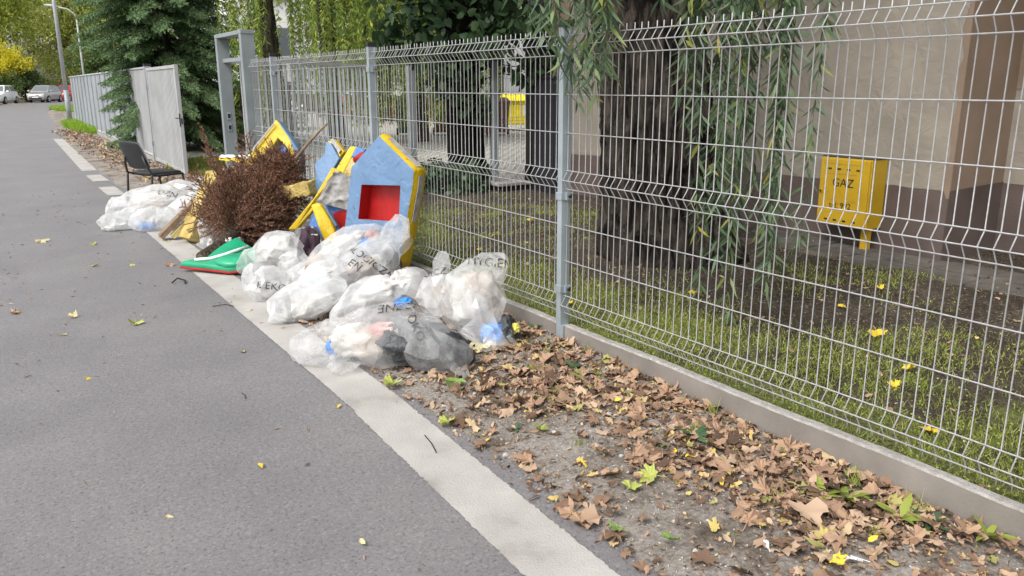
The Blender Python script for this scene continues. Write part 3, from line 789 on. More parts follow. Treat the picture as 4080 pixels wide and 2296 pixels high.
def text_mesh(txt, size):
    cu = bpy.data.curves.new('lettering', 'FONT'); cu.body = txt; cu.size = size; cu.align_x = 'CENTER'; cu.align_y = 'CENTER'
    cu.resolution_u = 3
    o = bpy.data.objects.new('lettering', cu); col.objects.link(o)
    dg = bpy.context.evaluated_depsgraph_get()
    me = bpy.data.meshes.new_from_object(o.evaluated_get(dg))
    bpy.data.objects.remove(o)
    return me
def wall_text(txt, size, loc, parent, origin):
    me = text_mesh(txt, size)
    # text faces -X: its right runs towards -Y
    for v in me.vertices:
        x, y = v.co.x, v.co.y
        v.co = (loc[0] - origin[0], loc[1] - x - origin[1], loc[2] + y - origin[2])
    me.materials.clear()
    return link('lettering', me, M['ink'], parent)
wall_text('GAZ', .10, (5.9655, 4.10, .62), door, gzo)
wall_text('tel: 992', .068, (5.9655, 4.11, .43), door, gzo)

# ================================================================== YARD BACKGROUND
# return fence behind: posts and a mesh panel across the yard mouth
rf = empty('rear_mesh_fence', (6.0, 10.9, 0)); tag(rf, 'second wire mesh fence across the yard in front of the yellow container', 'fence')
rf.rotation_euler = (0, 0, -math.pi / 2)
def rpanel(x0, x1):
    k = int((x1 - x0) / .05)
    for i in range(k + 1):
        o = bpy.data.objects.new('vertical_wire', VW); col.objects.link(o); o.parent = rf; o.location = (0, x0 + i * .05, 0)
    hm = hwire_mesh(x1 - x0); hm.materials.append(M['galv'])
    for h, off in HWIRE:
        o = bpy.data.objects.new('horizontal_wire', hm); col.objects.link(o); o.parent = rf; o.location = (-off, x0, h)
rpanel(.82, 2.4)
rf.location.z = .12
for xp in (.78, 2.45):
    mb = MB(); mb.b(-.03, .03, xp - .03, xp + .03, -.12, 1.6); mb.build('post', M['postgrey'], rf, bevel=.003)
for (x, y, z1_, lab) in ((5.58, 8.98, 1.72, 'nearer grey steel post beside the low concrete step'), (5.72, 9.24, 1.72, 'farther of two grey steel posts beside the low concrete step'), (6.35, 13.0, 1.75, 'thick grey gate post left of the leafy dark trunk')):
    r_ = empty('gate_post', (x, y, 0)); tag(r_, lab, 'post', 'posts in the yard')
    w_ = .035 if y < 12 else .06
    mb = MB(); mb.b(x - w_, x + w_, y - w_, y + w_, 0, z1_); mb.build('shaft', M['postgrey'], r_, (x, y, 0), bevel=.004)
    mb = MB(); mb.b(x - w_ - .003, x + w_ + .003, y - w_ - .003, y + w_ + .003, z1_ + .001, z1_ + .03); mb.build('cap', M['blackplastic'], r_, (x, y, 0))

def wheelie(loc, rz, body, label, lidmat=None, s=1.0, w=.58, d=.62, h=.95):
    r_ = empty('wheelie_bin', loc, rz); tag(r_, label, 'bin')
    mb = MB()
    mb.loft([[(-w / 2 * k, -d / 2 * k, z), (w / 2 * k, -d / 2 * k, z), (w / 2 * k, d / 2 * k, z), (-w / 2 * k, d / 2 * k, z)] for k, z in ((.8, .08), (1, h * .95))])
    mb.build('body', body, r_, bevel=.02)
    mb = MB(); mb.b(-w / 2 - .02, w / 2 + .02, -d / 2 - .03, d / 2 + .03, h * .952, h * 1.0)
    mb.loft([[(-w / 2, -d / 2, h * 1.001), (w / 2, -d / 2, h * 1.001), (w / 2, d / 2, h * 1.001), (-w / 2, d / 2, h * 1.001)], [(-w / 2.4, -d / 3, h * 1.08), (w / 2.4, -d / 3, h * 1.08), (w / 2.4, d / 2.2, h * 1.1), (-w / 2.4, d / 2.2, h * 1.1)]])
    mb.build('lid', lidmat or body, r_, bevel=.01)
    mb = MB(); mb.tube([(-w / 2, d / 2 + .06, h), (w / 2, d / 2 + .06, h)], .018, 8); mb.build('handle', body, r_)
    for sx in (-1, 1):
        mb = MB(); mb.tube([(sx * w * .40, d * .42, .10), (sx * w * .52, d * .42, .10)], .10, 14); mb.build('wheel', M['tyre'], r_)
    return r_
wheelie((10.05, 20.9, .03), -.5, M['bingreen'], 'green wheelie bin in the yard behind the fence', h=1.0)
wheelie((11.05, 20.6, .03), -.4, M['binbrown'], 'reddish brown wheelie bin half hidden by the leafy trunk', h=1.02)
wheelie((11.75, 19.4, .03), -.5, M['binbrown'], 'brown wheelie bin to the left of the yellow container', w=.62)
wheelie((12.35, 19.7, .03), -.5, M['binbrown'], 'brown wheelie bin touching the yellow container', w=.62)
yc = empty('rubbish_container', (14.25, 21.3, .03), -.6); yc.scale = (1.1, 1.1, .85); tag(yc, 'large bright yellow wheeled rubbish container in the yard', 'container')
mb = MB(); mb.loft([[(-.68 * k, -.5 * k, z), (.68 * k, -.5 * k, z), (.68 * k, .5 * k, z), (-.68 * k, .5 * k, z)] for k, z in ((.84, .22), (1, 1.05))]); mb.build('body', M['binyellow'], yc, bevel=.03)
mb = MB(); mb.b(-.73, .73, -.56, .56, 1.052, 1.10); mb.loft([[(-.70, -.52, 1.101), (.70, -.52, 1.101), (.70, .52, 1.101), (-.70, .52, 1.101)], [(-.62, -.30, 1.24), (.62, -.30, 1.24), (.62, .4, 1.3), (-.62, .4, 1.3)]]); mb.build('lid', M['binyellow'], yc, bevel=.02)
mb = MB(); mb.b(.02, .30, -.512, -.499, .55, .92); mb.build('notice', M['white'], yc)
for sx in (-1, 1):
    for sy in (-1, 1):
        mb = MB(); mb.tube([(sx * .5 - .03, sy * .32, .10), (sx * .5 + .03, sy * .32, .10)], .10, 12); mb.b(sx * .5 - .04, sx * .5 + .04, sy * .32 - .03, sy * .32 + .03, .12, .24); mb.build('castor', M['tyre'], yc)

# honeycomb breeze-block wall behind the gate frame
bw = empty('block_wall', (5.2, 22, 0)); tag(bw, 'old grey pierced concrete block wall behind the gate frame', 'wall')
bwo = (5.2, 22, 0)
X0b, Yb = 4.2, 22.0
for j in range(7):
    for i in range(14):
        x = X0b + i * .22; z = .05 + j * .2
        mb = MB()
        if 2 <= j <= 5:
            mb.b(x, x + .05, Yb, Yb + .12, z, z + .195); mb.b(x + .05, x + .205, Yb, Yb + .12, z, z + .05)
        else:
            mb.b(x, x + .212, Yb, Yb + .12, z, z + .192)
        mb.build('block', M['brick'], bw, bwo)
mb = MB(); mb.b(X0b - .05, X0b + 3.15, Yb - .03, Yb + .15, 1.455, 1.52); mb.build('coping', M['concrete'], bw, bwo)
mb = MB(); mb.b(X0b, X0b + 3.1, Yb + .5, Yb + .6, .0, 1.3); mb.build('dark_backing_wall', M['plinth'], bw, bwo)

# pale houses behind the yard
def house(name, label, x0, x1, y0, y1, h, mat, wins, basemat=None, roof=None):
    r_ = empty(name, (x0, y0, 0)); tag(r_, label, 'building'); org = (x0, y0, 0)
    mb = MB(); mb.b(x0, x1, y0, y1, 0 if not basemat else .9, h); mb.build('wall', mat, r_, org)
    if basemat:
        mb = MB(); mb.b(x0 - .02, x1 + .02, y0 - .02, y1 + .02, 0, .899); mb.build('base_course', basemat, r_, org)
    mb = MB(); mb.b(x0 - .4, x1 + .4, y0 - .4, y1 + .4, h + .001, h + .3); mb.build('roof', roof or M['plinth'], r_, org)
    for (wx, wz, ww, wh) in wins:
        mb = MB(); mb.b(wx, wx + ww, y0 - .07, y0 - .001, wz, wz + wh); w_ = mb.build('window', M['white'], r_, org)
        for k in range(2):
            a = wx + .07 + k * (ww - .07) / 2
            mb = MB(); mb.b(a, a + (ww - .21) / 2, y0 - .09, y0 - .071, wz + .07, wz + wh - .07); mb.build('pane', M['glass'], w_, org)
        mb = MB(); mb.b(wx - .1, wx + ww + .1, y0 - .16, y0 - .0705, wz - .08, wz - .001); mb.build('sill', M['concrete'], w_, org)
house('apartment_house', 'white rendered house with windows far behind the gate bars', 12.8, 25, 48, 58, 12, M['white'], [(14.2, 3.0, 1.6, 1.7), (17.5, 3.0, 1.6, 1.7), (21, 3.0, 1.6, 1.7), (14.2, 6.2, 1.6, 1.7), (17.5, 6.2, 1.6, 1.7)], M['brick'])
house('pale_outbuilding', 'pale blue-grey building with a red brick base behind the bins', 15, 40, 31.5, 40, 7, M['white'], [(24, 2.2, 1.2, 1.2), (30, 2.2, 1.2, 1.2)], M['redbrick'])

# ================================================================== TREES
def trunk_mesh(path, radii, nseg, ridge=0.0, freq=9, twist=0.0, z_per=30, seed=0):
    """path: list of (x,y,z) rings; radii interpolated; ridged bark displacement"""
    path = np.array(path, float); radii = np.array(radii, float)
    t = np.linspace(0, 1, z_per); s = np.linspace(0, 1, len(path))
    C = np.stack([np.interp(t, s, path[:, k]) for k in range(3)], 1); Rr = np.interp(t, s, radii)
    th = np.linspace(0, 2 * math.pi, nseg, endpoint=False)
    V = []
    for i in range(z_per):
        a = th + twist * C[i, 2]
        p = np.stack([np.cos(a), np.sin(a), np.full(nseg, C[i, 2])], 1)
        d = np.zeros(nseg)
        if ridge:
            q = np.stack([np.cos(a) * freq * .5, np.sin(a) * freq * .5, np.full(nseg, C[i, 2] * freq * .22)], 1)
            nn = vnoise(q, 1.6, seed) ; n2 = vnoise(q, 4.1, seed + 3)
            d = ridge * (1 - np.abs(nn) * 2.2) + ridge * .45 * (1 - 2 * np.abs(n2))
            d += .05 * Rr[i] * vnoise(np.stack([np.cos(a), np.sin(a), np.full(nseg, C[i, 2] * .7)], 1), 1.2, seed + 7)
        r = Rr[i] + d
        V.append(np.stack([C[i, 0] + np.cos(a) * r, C[i, 1] + np.sin(a) * r, np.full(nseg, C[i, 2])], 1))
    V = np.concatenate(V)
    i = np.arange(z_per * nseg).reshape(z_per, nseg); j = np.roll(i, -1, 1)
    F = np.stack([i[:-1].ravel(), j[:-1].ravel(), j[1:].ravel(), i[1:].ravel()], 1)
    return V, F

def part_np(name, V, F, mat, root, smooth=True):
    V = np.asarray(V, float) - np.array(root.location)[None]
    return np_mesh(name, V, F, mat, root, smooth)

def clump_leaves(centers, radii, n_each, L, W, shape, rg, down=0.0, flat=1.0):
    P = []; D = []
    for c, r in zip(centers, radii):
        d = unit(rg.normal(size=(n_each, 3))); k = rg.random(n_each) ** (1 / 2.2)
        P.append(np.array(c) + d * (r * k)[:, None] * [1, 1, flat]); D.append(d + rg.normal(size=(n_each, 3)) * .5 + [0, 0, -down])
    P = np.concatenate(P); D = np.concatenate(D); n = len(P)
    return leaf_arrays(P, D, L * rg.uniform(.7, 1.3, n), W * rg.uniform(.7, 1.3, n), shape, None, rg)

def broad_tree(name, label, loc, h, r, trunk_r, mat, bark, nclump, n_each, leaf, seed, z0=.25, cat='tree', group=None, squash=1.0, kind=None):
    rg = np.random.default_rng(seed)
    root = empty(name, loc); tag(root, label, cat, group)
    x, y, z = loc
    V, F = trunk_mesh([(x, y, z - .1), (x + .1, y, z + h * .4), (x, y + .1, z + h * .8)], [trunk_r * 1.2, trunk_r, trunk_r * .3], 10, 0, z_per=10)
    tr = part_np('trunk', V, F, bark, root)
    cs = []; rs = []; mb = MB()
    for k in range(nclump):
        u = unit(rg.normal(size=(1, 3)))[0]; rad = rg.random() ** .45
        zc = h * (z0 + (1 - z0) * .5) + u[2] * rad * h * (1 - z0) * .5
        wfac = math.sqrt(max(.05, 1 - ((zc / h - (z0 + (1 - z0) * .5)) / ((1 - z0) * .55)) ** 2))
        c = (x + u[0] * rad * r * wfac, y + u[1] * rad * r * wfac * squash, z + zc)
        cs.append(c); rs.append(r * rg.uniform(.16, .30))
        if k < 14:
            mb.tube([(x, y, z + max(.3, zc * .6)), ((x + c[0]) / 2, (y + c[1]) / 2, z + zc * .85), c], [trunk_r * .35, trunk_r * .2, .02], 5)
    b = mb.build('branches', bark, root, loc)
    V, F = clump_leaves(cs, rs, n_each, leaf, leaf * .62, 'rhomb', rg, .2, .75)
    part_np('crown', V, F, mat, root, False)
    return root

# roadside trees far up the road
broad_tree('roadside_tree', 'tall bright yellow-green tree arching over the far left of the road', (1.0, 97, 0), 17, 6.5, .35, M['fartree1'], M['farbark'], 150, 110, .34, 1, z0=.24, group='trees beyond the parked cars')
broad_tree('roadside_tree', 'olive green tree in the middle behind the silver car', (9.5, 112, 0), 17, 7.0, .3, M['fartree3'], M['farbark'], 170, 110, .36, 2, z0=.12, group='trees beyond the parked cars')
broad_tree('roadside_tree', 'tall leafy tree behind the leaning lamp arm', (17.0, 108, 0), 19, 7.0, .3, M['fartree1'], M['farbark'], 150, 110, .36, 3, z0=.10, group='trees beyond the parked cars')
broad_tree('roadside_tree', 'dark green tree rising just above the end of the metal fence', (8.4, 74, 0), 5.6, 2.2, .12, M['fartree2'], M['farbark'], 70, 90, .22, 4, z0=.05)
broad_tree('roadside_tree', 'dark green tree filling the gap behind the white car', (-2.5, 108, 0), 15, 6.5, .3, M['fartree2'], M['farbark'], 120, 110, .36, 5, z0=.05, group='trees beyond the parked cars')  # dark leaf green shared with the other dark trees
broad_tree('roadside_tree', 'green tree showing behind the top of the spruce', (15.5, 62, 0), 13, 5.5, .25, M['fartree2'], M['farbark'], 110, 110, .28, 6, z0=.06)
broad_tree('roadside_shrub', 'dense green shrub between the white and the silver cars', (3.9, 91.5, 0), 4.0, 2.0, .08, M['fartree2'], M['farbark'], 60, 90, .20, 7, z0=.02, cat='shrub')
broad_tree('roadside_shrub', 'loose green bush behind the silver and red cars', (8.6, 99, 0), 5.5, 3.6, .1, M['fartree3'], M['farbark'], 90, 90, .24, 8, z0=.02, cat='shrub')
broad_tree('yellow_shrub', 'bright yellow autumn shrub above the parked white car', (2.0, 90.5, 0), 5.4, 2.9, .1, M['yellowleaf'], M['farbark'], 90, 110, .18, 9, z0=.36, cat='shrub')
broad_tree('roadside_shrub', 'dark green shrub under the yellow one behind the white car', (1.6, 88.5, 0), 3.1, 2.4, .08, M['fartree2'], M['farbark'], 60, 90, .20, 10, z0=.02, cat='shrub')
broad_tree('yard_tree', 'light green tree beyond the yard, left of the leafy trunk', (13.5, 30, 0), 11, 4.5, .2, M['willowfar'], M['farbark'], 90, 110, .20, 11, z0=.16)
broad_tree('yard_tree', 'green tree over the bins beside the house corner', (17.2, 27.5, 0), 9, 3.0, .2, M['fartree2'], M['farbark'], 70, 100, .18, 12, z0=.34)

# ---- spruce hanging over the metal fence
def spruce(loc):
    rg = np.random.default_rng(21)
    root = empty('spruce_tree', loc); tag(root, 'dark green spruce with drooping boughs hanging over the metal fence', 'tree')
    x, y, z = loc
    V, F = trunk_mesh([(x, y, -.1), (x, y, 4), (x, y, 9)], [.2, .14, .03], 12, 0, z_per=12); part_np('trunk', V, F, M['farbark'], root)
    Pn, Dn, Ln = [], [], []; Pt, Dt = [], []
    mb = MB()
    levels = np.arange(.35, 7.6, .27)
    for zi, zl in enumerate(levels):
        nb_ = 8
        for k in range(nb_):
            a = 2 * math.pi * (k + rg.random() * .8) / nb_ + zi * .7
            Lb = (2.35 * (1 - zl / 9.5) + .15) * rg.uniform(.72, 1.15)
            if zl < 1.0: Lb *= .85
            xe = x + math.cos(a) * Lb; xl = 2.42 if zl < 2.5 else 1.75 + .3 * rg.random()
            if xe < xl: Lb *= max(.3, (x - xl) / (x - xe))
            ye = y + math.sin(a) * Lb
            if ye > 21.3 and zl < 3: Lb *= .8
            pts = []
            for t in np.linspace(0, 1, 9):
                rr = Lb * t
                dz = .10 * math.sin(t * 2.0) * Lb - .42 * Lb * t ** 1.7 + .10 * Lb * t ** 5
                pts.append((x + math.cos(a) * rr, y + math.sin(a) * rr, max(.12, zl + dz + .15)))
            mb.tube(pts, [.022 * (1 - t) + .004 for t in np.linspace(0, 1, 9)], 4, False)
            pts = np.array(pts); seg = np.linspace(.22, 1, int(10 + 9 * Lb))
            out = np.array([math.cos(a), math.sin(a), 0]); sidev = np.array([-math.sin(a), math.cos(a), 0])
            for t in seg:
                p = np.array([np.interp(t, np.linspace(0, 1, 9), pts[:, q]) for q in range(3)])
                for sg in (-1, 1, 0):
                    lb = (.42 * (1 - t) + .14) * rg.uniform(.7, 1.2)
                    d = out * .75 + sidev * sg * .75 + np.array([0, 0, -.40 - .35 * rg.random()])
                    if sg == 0: d = out * .5 + np.array([0, 0, -.9])
                    d /= np.linalg.norm(d)
                    m_ = int(lb / .011) + 2; tt = rg.random(m_)
                    q = p + d * (lb * tt)[:, None]
                    nd = d + rg.normal(size=(m_, 3)) * .55
                    if t > .72 or rg.random() < .16:
                        Pt.append(q); Dt.append(nd)
                    else:
                        Pn.append(q); Dn.append(nd)
    mb.build('boughs', M['farbark'], root, loc)
    P = np.concatenate(Pn); D = np.concatenate(Dn)
    V, F = leaf_arrays(P, D, rg.uniform(.05, .085, len(P)), .021, 'rhomb', None, rg); part_np('needles', V, F, M['spruce'], root, False)
    P = np.concatenate(Pt); D = np.concatenate(Dt)
    V, F = leaf_arrays(P, D, rg.uniform(.045, .075, len(P)), .017, 'rhomb', None, rg); part_np('young_tips', V, F, M['sprucetip'], root, False)
    return root
spruce((3.55, 19.6, 0))

# ---- weeping strands
def strands(starts, zbots, rg, gap=.035, L=.105, W=.014, sway=.05, stem=.0016):
    """hanging willow twigs; returns leaf arrays and twig polylines"""
    P, D = [], []; mb = MB()
    for (x, y, z0), zb in zip(starts, zbots):
        n = max(4, int((z0 - zb) / .10)); a = rg.random() * 6.28; w = sway * rg.uniform(.5, 1.5)
        pts = []
        for i in range(n + 1):
            t = i / n
            pts.append((x + math.cos(a) * w * math.sin(t * 2.6) + .015 * math.sin(t * 9 + a), y + math.sin(a) * w * math.sin(t * 2.2 + .4), z0 + (zb - z0) * t))
        mb.tube(pts, [stem * (1.6 - t) for t in np.linspace(0, 1, n + 1)], 4, False)
        pts = np.array(pts); m_ = int((z0 - zb) / gap)
        tt = np.sort(rg.random(m_)); ix = tt * n
        q = np.stack([np.interp(ix, np.arange(n + 1), pts[:, k]) for k in range(3)], 1)
        ph = np.arange(m_) * 2.4 + rg.random(m_)
        d = np.stack([np.cos(ph) * rg.uniform(.3, .95, m_), np.sin(ph) * rg.uniform(.3, .95, m_), -1 + .5 * rg.random(m_)], 1)
        P.append(q); D.append(d)
    P = np.concatenate(P); D = np.concatenate(D)
    V, F = leaf_arrays(P, D, L * rg.uniform(.55, 1.25, len(P)), W * rg.uniform(.7, 1.25, len(P)), 'lance', None, rg)
    return V, F, mb

rg = np.random.default_rng(31)
wil = empty('willow_tree', (4.5, 4.65, 0))
tag(wil, 'old willow with a thick furrowed trunk just behind the mesh fence', 'tree')
V, F = trunk_mesh([(4.56, 4.60, -.05), (4.52, 4.64, .18), (4.46, 4.68, .5), (4.41, 4.71, 1.2), (4.42, 4.90, 2.06), (4.45, 5.1, 2.9), (4.5, 5.2, 3.6)],
                  [.64, .54, .44, .395, .385, .42, .30], 300, .036, 11, .55, 190, 4)
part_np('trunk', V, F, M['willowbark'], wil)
mb = MB()
limbs = []
for a, zs, ln, zt in ((2.6, 1.9, 2.2, 4.2), (4.3, 2.4, 2.6, 4.4), (5.4, 2.6, 2.4, 4.6), (.4, 2.7, 2.4, 4.8), (1.5, 2.8, 2.2, 5.0), (3.5, 2.9, 2.4, 5.2), (4.9, 3.2, 2.8, 4.9)):
    p = [(4.44 + math.cos(a) * ln * t * (0.35 + .65 * t), 5.0 + math.sin(a) * ln * t * (.35 + .65 * t), zs + (zt - zs) * t ** .8) for t in np.linspace(0, 1, 7)]
    mb.tube(p, [.17, .13, .10, .075, .055, .035, .02], 10); limbs.append(p)
mb.build('limbs', M['willowbark'], wil, (4.5, 4.65, 0), smooth=True)
st_, zb_ = [], []
# strands in front of the second post (street side of the fence)
for x, y, zb in ((2.37, 3.28, 1.40), (2.41, 3.26, 1.34), (2.42, 3.31, 1.62), (2.44, 3.22, 1.50), (2.46, 3.18, 1.56), (2.47, 3.25, 1.70), (2.49, 3.16, 1.44), (2.51, 3.12, 1.66), (2.53, 3.10, 1.36), (2.55, 3.14, 1.6), (2.53, 3.02, 1.48), (2.57, 3.00, 1.72), (2.36, 3.36, 1.72), (2.40, 3.40, 1.66), (2.5, 2.98, 1.75), (2.33, 3.5, 1.8), (2.3, 3.62, 1.86)):
    st_.append((x, y, 2.7)); zb_.append(zb)
# curtain behind the fence, right of the trunk
for i in range(24):
    u = rg.random(); v = rg.random()
    X = 3.36 + .42 * u + .025 * rg.normal(); Y = 3.42 - .46 * u + .10 * v
    zb = 1.05 - .55 * rg.random() + (.55 if u < .12 or u > .9 else 0)
    if i % 9 == 0: zb = .22 + .2 * rg.random()
    if rg.random() < .25: zb += .5
    st_.append((X, Y, 2.9)); zb_.append(zb)
for X, Y, zb in ((3.50, 2.98, .12), (3.47, 3.02, .20), (3.53, 2.95, .30), (3.60, 2.92, .34), (3.42, 3.06, .5), (3.72, 2.86, .55)):
    st_.append((X, Y, 2.9)); zb_.append(zb)
for i in range(9):
    u = rg.random(); st_.append((3.40 + .6 * u + .05 * rg.normal(), 3.45 - .5 * u + .1 * rg.normal(), 3.0)); zb_.append(1.60 + .3 * rg.random())
for i in range(4):
    st_.append((2.75 + .3 * rg.random(), 3.2 + .9 * rg.random(), 2.8)); zb_.append(1.55 + .4 * rg.random())
V, F, mbt = strands(st_, zb_, rg, .021, .132, .0175, .09)
mbt.build('hanging_twigs', M['farbark'], wil, (4.5, 4.65, 0))
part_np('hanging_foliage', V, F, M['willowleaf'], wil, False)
# crown over the yard, above the picture
cs = [(4.8 + rg.normal() * 1.5, 5.0 + rg.normal() * 1.7, 4.3 + rg.random() * 2.6) for _ in range(70)]
V, F = clump_leaves(cs, [.75] * 70, 150, .16, .05, 'rhomb', rg, .6, .8)
part_np('crown', V, F, M['willowleaf'], wil, False)

# ---- weeping willows beyond the gate
def far_willow(loc, label, tr, xr, seed, n, spread):
    rg = np.random.default_rng(seed); x, y, z = loc
    root = empty('weeping_willow', loc); tag(root, label, 'tree', 'weeping willows behind the open gate')
    V, F = trunk_mesh([(x, y, -.1), (x - .08, y, 1.5), (x - .12, y + .1, 3), (x - .3, y, 6)], [tr * 1.3, tr, tr * .9, tr * .6], 40, .02, 8, .2, 40, seed); part_np('trunk', V, F, M['farbark'], root)
    mb = MB(); st, zb = [], []
    for k in range(9):
        a = rg.random() * 6.28; ln = spread * rg.uniform(.5, 1)
        mb.tube([(x - .2, y, 3 + k * .2), (x + math.cos(a) * ln * .5, y + math.sin(a) * ln * .5, 5.4), (x + math.cos(a) * ln, y + math.sin(a) * ln, 5.8)], [tr * .4, tr * .22, .03], 6)
    mb.build('limbs', M['farbark'], root, loc)
    for i in range(n):
        a = rg.random() * 6.28; rr = spread * (rg.random() ** .5)
        c_ = vnoise(np.array([[math.cos(a) * rr, math.sin(a) * rr, 0]]), 1.3, seed)[0]
        if c_ < -.25 and rg.random() < .8: continue
        bear = math.atan2(x + math.cos(a) * rr, y + math.sin(a) * rr)
        if (.285 < bear < .325 and rg.random() < .9) or bear < .25: continue
        st.append((x + math.cos(a) * rr, y + math.sin(a) * rr, 5.6 - .2 * rr + .5 * rg.random())); zb.append(max(.5, 1.4 + 1.0 * c_ * -1 + rg.normal() * .6 + (1.2 if rr < .8 else 0)))
    V, F, mbt = strands(st, zb, rg, .028, .13, .026, .15, .004)
    part_np('hanging_foliage', V, F, M['willowfar'], root, False)
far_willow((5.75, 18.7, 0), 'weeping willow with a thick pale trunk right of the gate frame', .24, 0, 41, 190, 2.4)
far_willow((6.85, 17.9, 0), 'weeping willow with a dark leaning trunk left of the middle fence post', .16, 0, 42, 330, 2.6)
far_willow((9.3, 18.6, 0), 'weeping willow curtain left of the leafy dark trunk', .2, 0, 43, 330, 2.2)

# ---- dark linden with leaves sprouting round the trunk
rg = np.random.default_rng(51)
lin = empty('linden_tree', (5.42, 9.5, 0)); tag(lin, 'dark straight trunk overgrown with large heart shaped leaves behind the mesh fence', 'tree')
V, F = trunk_mesh([(5.50, 9.55, -.05), (5.46, 9.52, .3), (5.40, 9.48, 1.2), (5.42, 9.52, 2.5), (5.45, 9.6, 5)], [.34, .25, .215, .205, .16], 80, .012, 9, .1, 70, 9)
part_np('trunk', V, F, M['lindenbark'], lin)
mb = MB(); cs, rs = [], []
def lbranch(p, q, r0):
    mb.tube([p, ((p[0] + q[0]) / 2, (p[1] + q[1]) / 2, (p[2] + q[2]) / 2 + .12), q], [r0, r0 * .7, .006], 6)
for k in range(46):
    a = rg.random() * 6.28; zz = 1.95 + rg.random() * 1.6; ln = rg.uniform(.3, 1.25)
    q = (5.42 + math.cos(a) * ln, 9.5 + math.sin(a) * ln, zz + rg.uniform(-.35, .25)); lbranch((5.42, 9.5, zz), q, .02)
    cs.append(q); rs.append(rg.uniform(.16, .30))
for (cx, cy, cz, rr) in ((4.6, 9.3, 2.1, .3), (4.4, 9.2, 2.35, .3), (4.75, 9.2, 1.85, .25), (4.95, 9.15, 1.6, .22), (5.0, 9.2, 1.35, .18), (5.75, 8.95, 1.75, .26), (5.95, 8.75, 1.62, .22), (5.6, 9.1, 1.95, .3), (5.2, 9.1, 1.9, .3), (5.1, 9.15, 2.2, .35), (5.7, 9.0, 2.2, .35), (6.0, 8.9, 2.3, .3), (4.85, 9.3, 2.45, .35), (5.3, 9.15, 1.5, .14), (5.3, 9.12, 1.2, .16), (5.42, 9.1, 1.1, .12), (5.35, 9.15, 1.7, .2), (6.1, 8.8, 1.5, .12)):
    cs.append((cx, cy, cz)); rs.append(rr); lbranch((5.42, 9.45, cz - .1), (cx, cy, cz), .012)
mb.build('branches', M['lindenbark'], lin, (5.42, 9.5, 0))
V, F = clump_leaves(cs, rs, 34, .125, .115, 'heart', rg, .75, 1.0); part_np('leaves', V, F, M['lindenleaf'], lin, False)
cs = [(5.6 + rg.normal() * 1.2, 9.7 + rg.normal() * 1.2, 4.2 + rg.random() * 4) for _ in range(60)]
V, F = clump_leaves(cs, [.8] * 60, 110, .17, .14, 'rhomb', rg, .4, .8); part_np('crown', V, F, M['lindenleaf'], lin, False)
iv = empty('ivy_plant', (5.25, 9.25, .06)); tag(iv, 'low clump of ivy round the foot of the dark leafy trunk', 'plant')
cs = [(5.05 + rg.uniform(-.45, .5), 9.15 + rg.uniform(-.3, .25), .10 + rg.random() * .30) for _ in range(26)]
mb = MB()
for c in cs[:14]: mb.tube([(5.3, 9.25, .02), ((c[0] + 5.3) / 2, (c[1] + 9.25) / 2, c[2] * .8), c], .004, 4)
mb.build('stems', M['farbark'], iv, (5.25, 9.25, .06))
V, F = clump_leaves(cs, [.17] * 26, 42, .075, .075, 'heart', rg, .3, .8); part_np('leaves', V, F, M['ivyleaf'], iv, False)

# ================================================================== LAMPS
lp = empty('street_lamp', (3.17, 39.4, 0)); tag(lp, 'grey steel lamp post in front of the end of the metal fence', 'lamp post')
mb = MB(); mb.tube([(3.17, 39.4, -.1), (3.17, 39.4, 1.25)], [.105, .10], 14); mb.build('sleeve', M['postgrey'], lp, (3.17, 39.4, 0), smooth=True)
mb = MB(); mb.tube([(3.17, 39.4, 1.2), (3.17, 39.4, 7.8)], [.088, .055], 14); mb.build('pole', M['lamppost'], lp, (3.17, 39.4, 0), smooth=True)
mb = MB(); mb.tube([(3.17, 39.4, 7.7), (2.9, 39.4, 8.1), (1.7, 39.3, 8.3)], .04, 8); arm = mb.build('arm', M['lamppost'], lp, (3.17, 39.4, 0), smooth=True)
mb = MB(); mb.box((1.4, 39.3, 8.32), (.7, .26, .1)); mb.build('lamp_head', M['slat'], lp, (3.17, 39.4, 0), bevel=.03)
l2 = empty('street_lamp', (7.0, 70.3, 0)); tag(l2, 'pale lamp post with a curved arm, half hidden by the spruce', 'lamp post')
mb = MB(); mb.tube([(7.0, 70.3, -.1), (7.0, 70.3, 6.2)], [.09, .06], 10); mb.build('pole', M['slat'], l2, (7.0, 70.3, 0), smooth=True)
mb = MB(); mb.tube([(7.0, 70.3, 6.2), (6.9, 70.3, 6.6), (6.5, 70.5, 6.95), (5.9, 70.9, 7.1)], .05, 8); mb.build('arm', M['slat'], l2, (7.0, 70.3, 0), smooth=True)
mb = MB(); mb.tube([(5.95, 70.85, 7.1), (5.5, 71.2, 7.2), (5.1, 71.5, 7.25)], [.06, .11, .07], 8); mb.build('lamp_head', M['slat'], l2, (7.0, 70.3, 0), smooth=True)

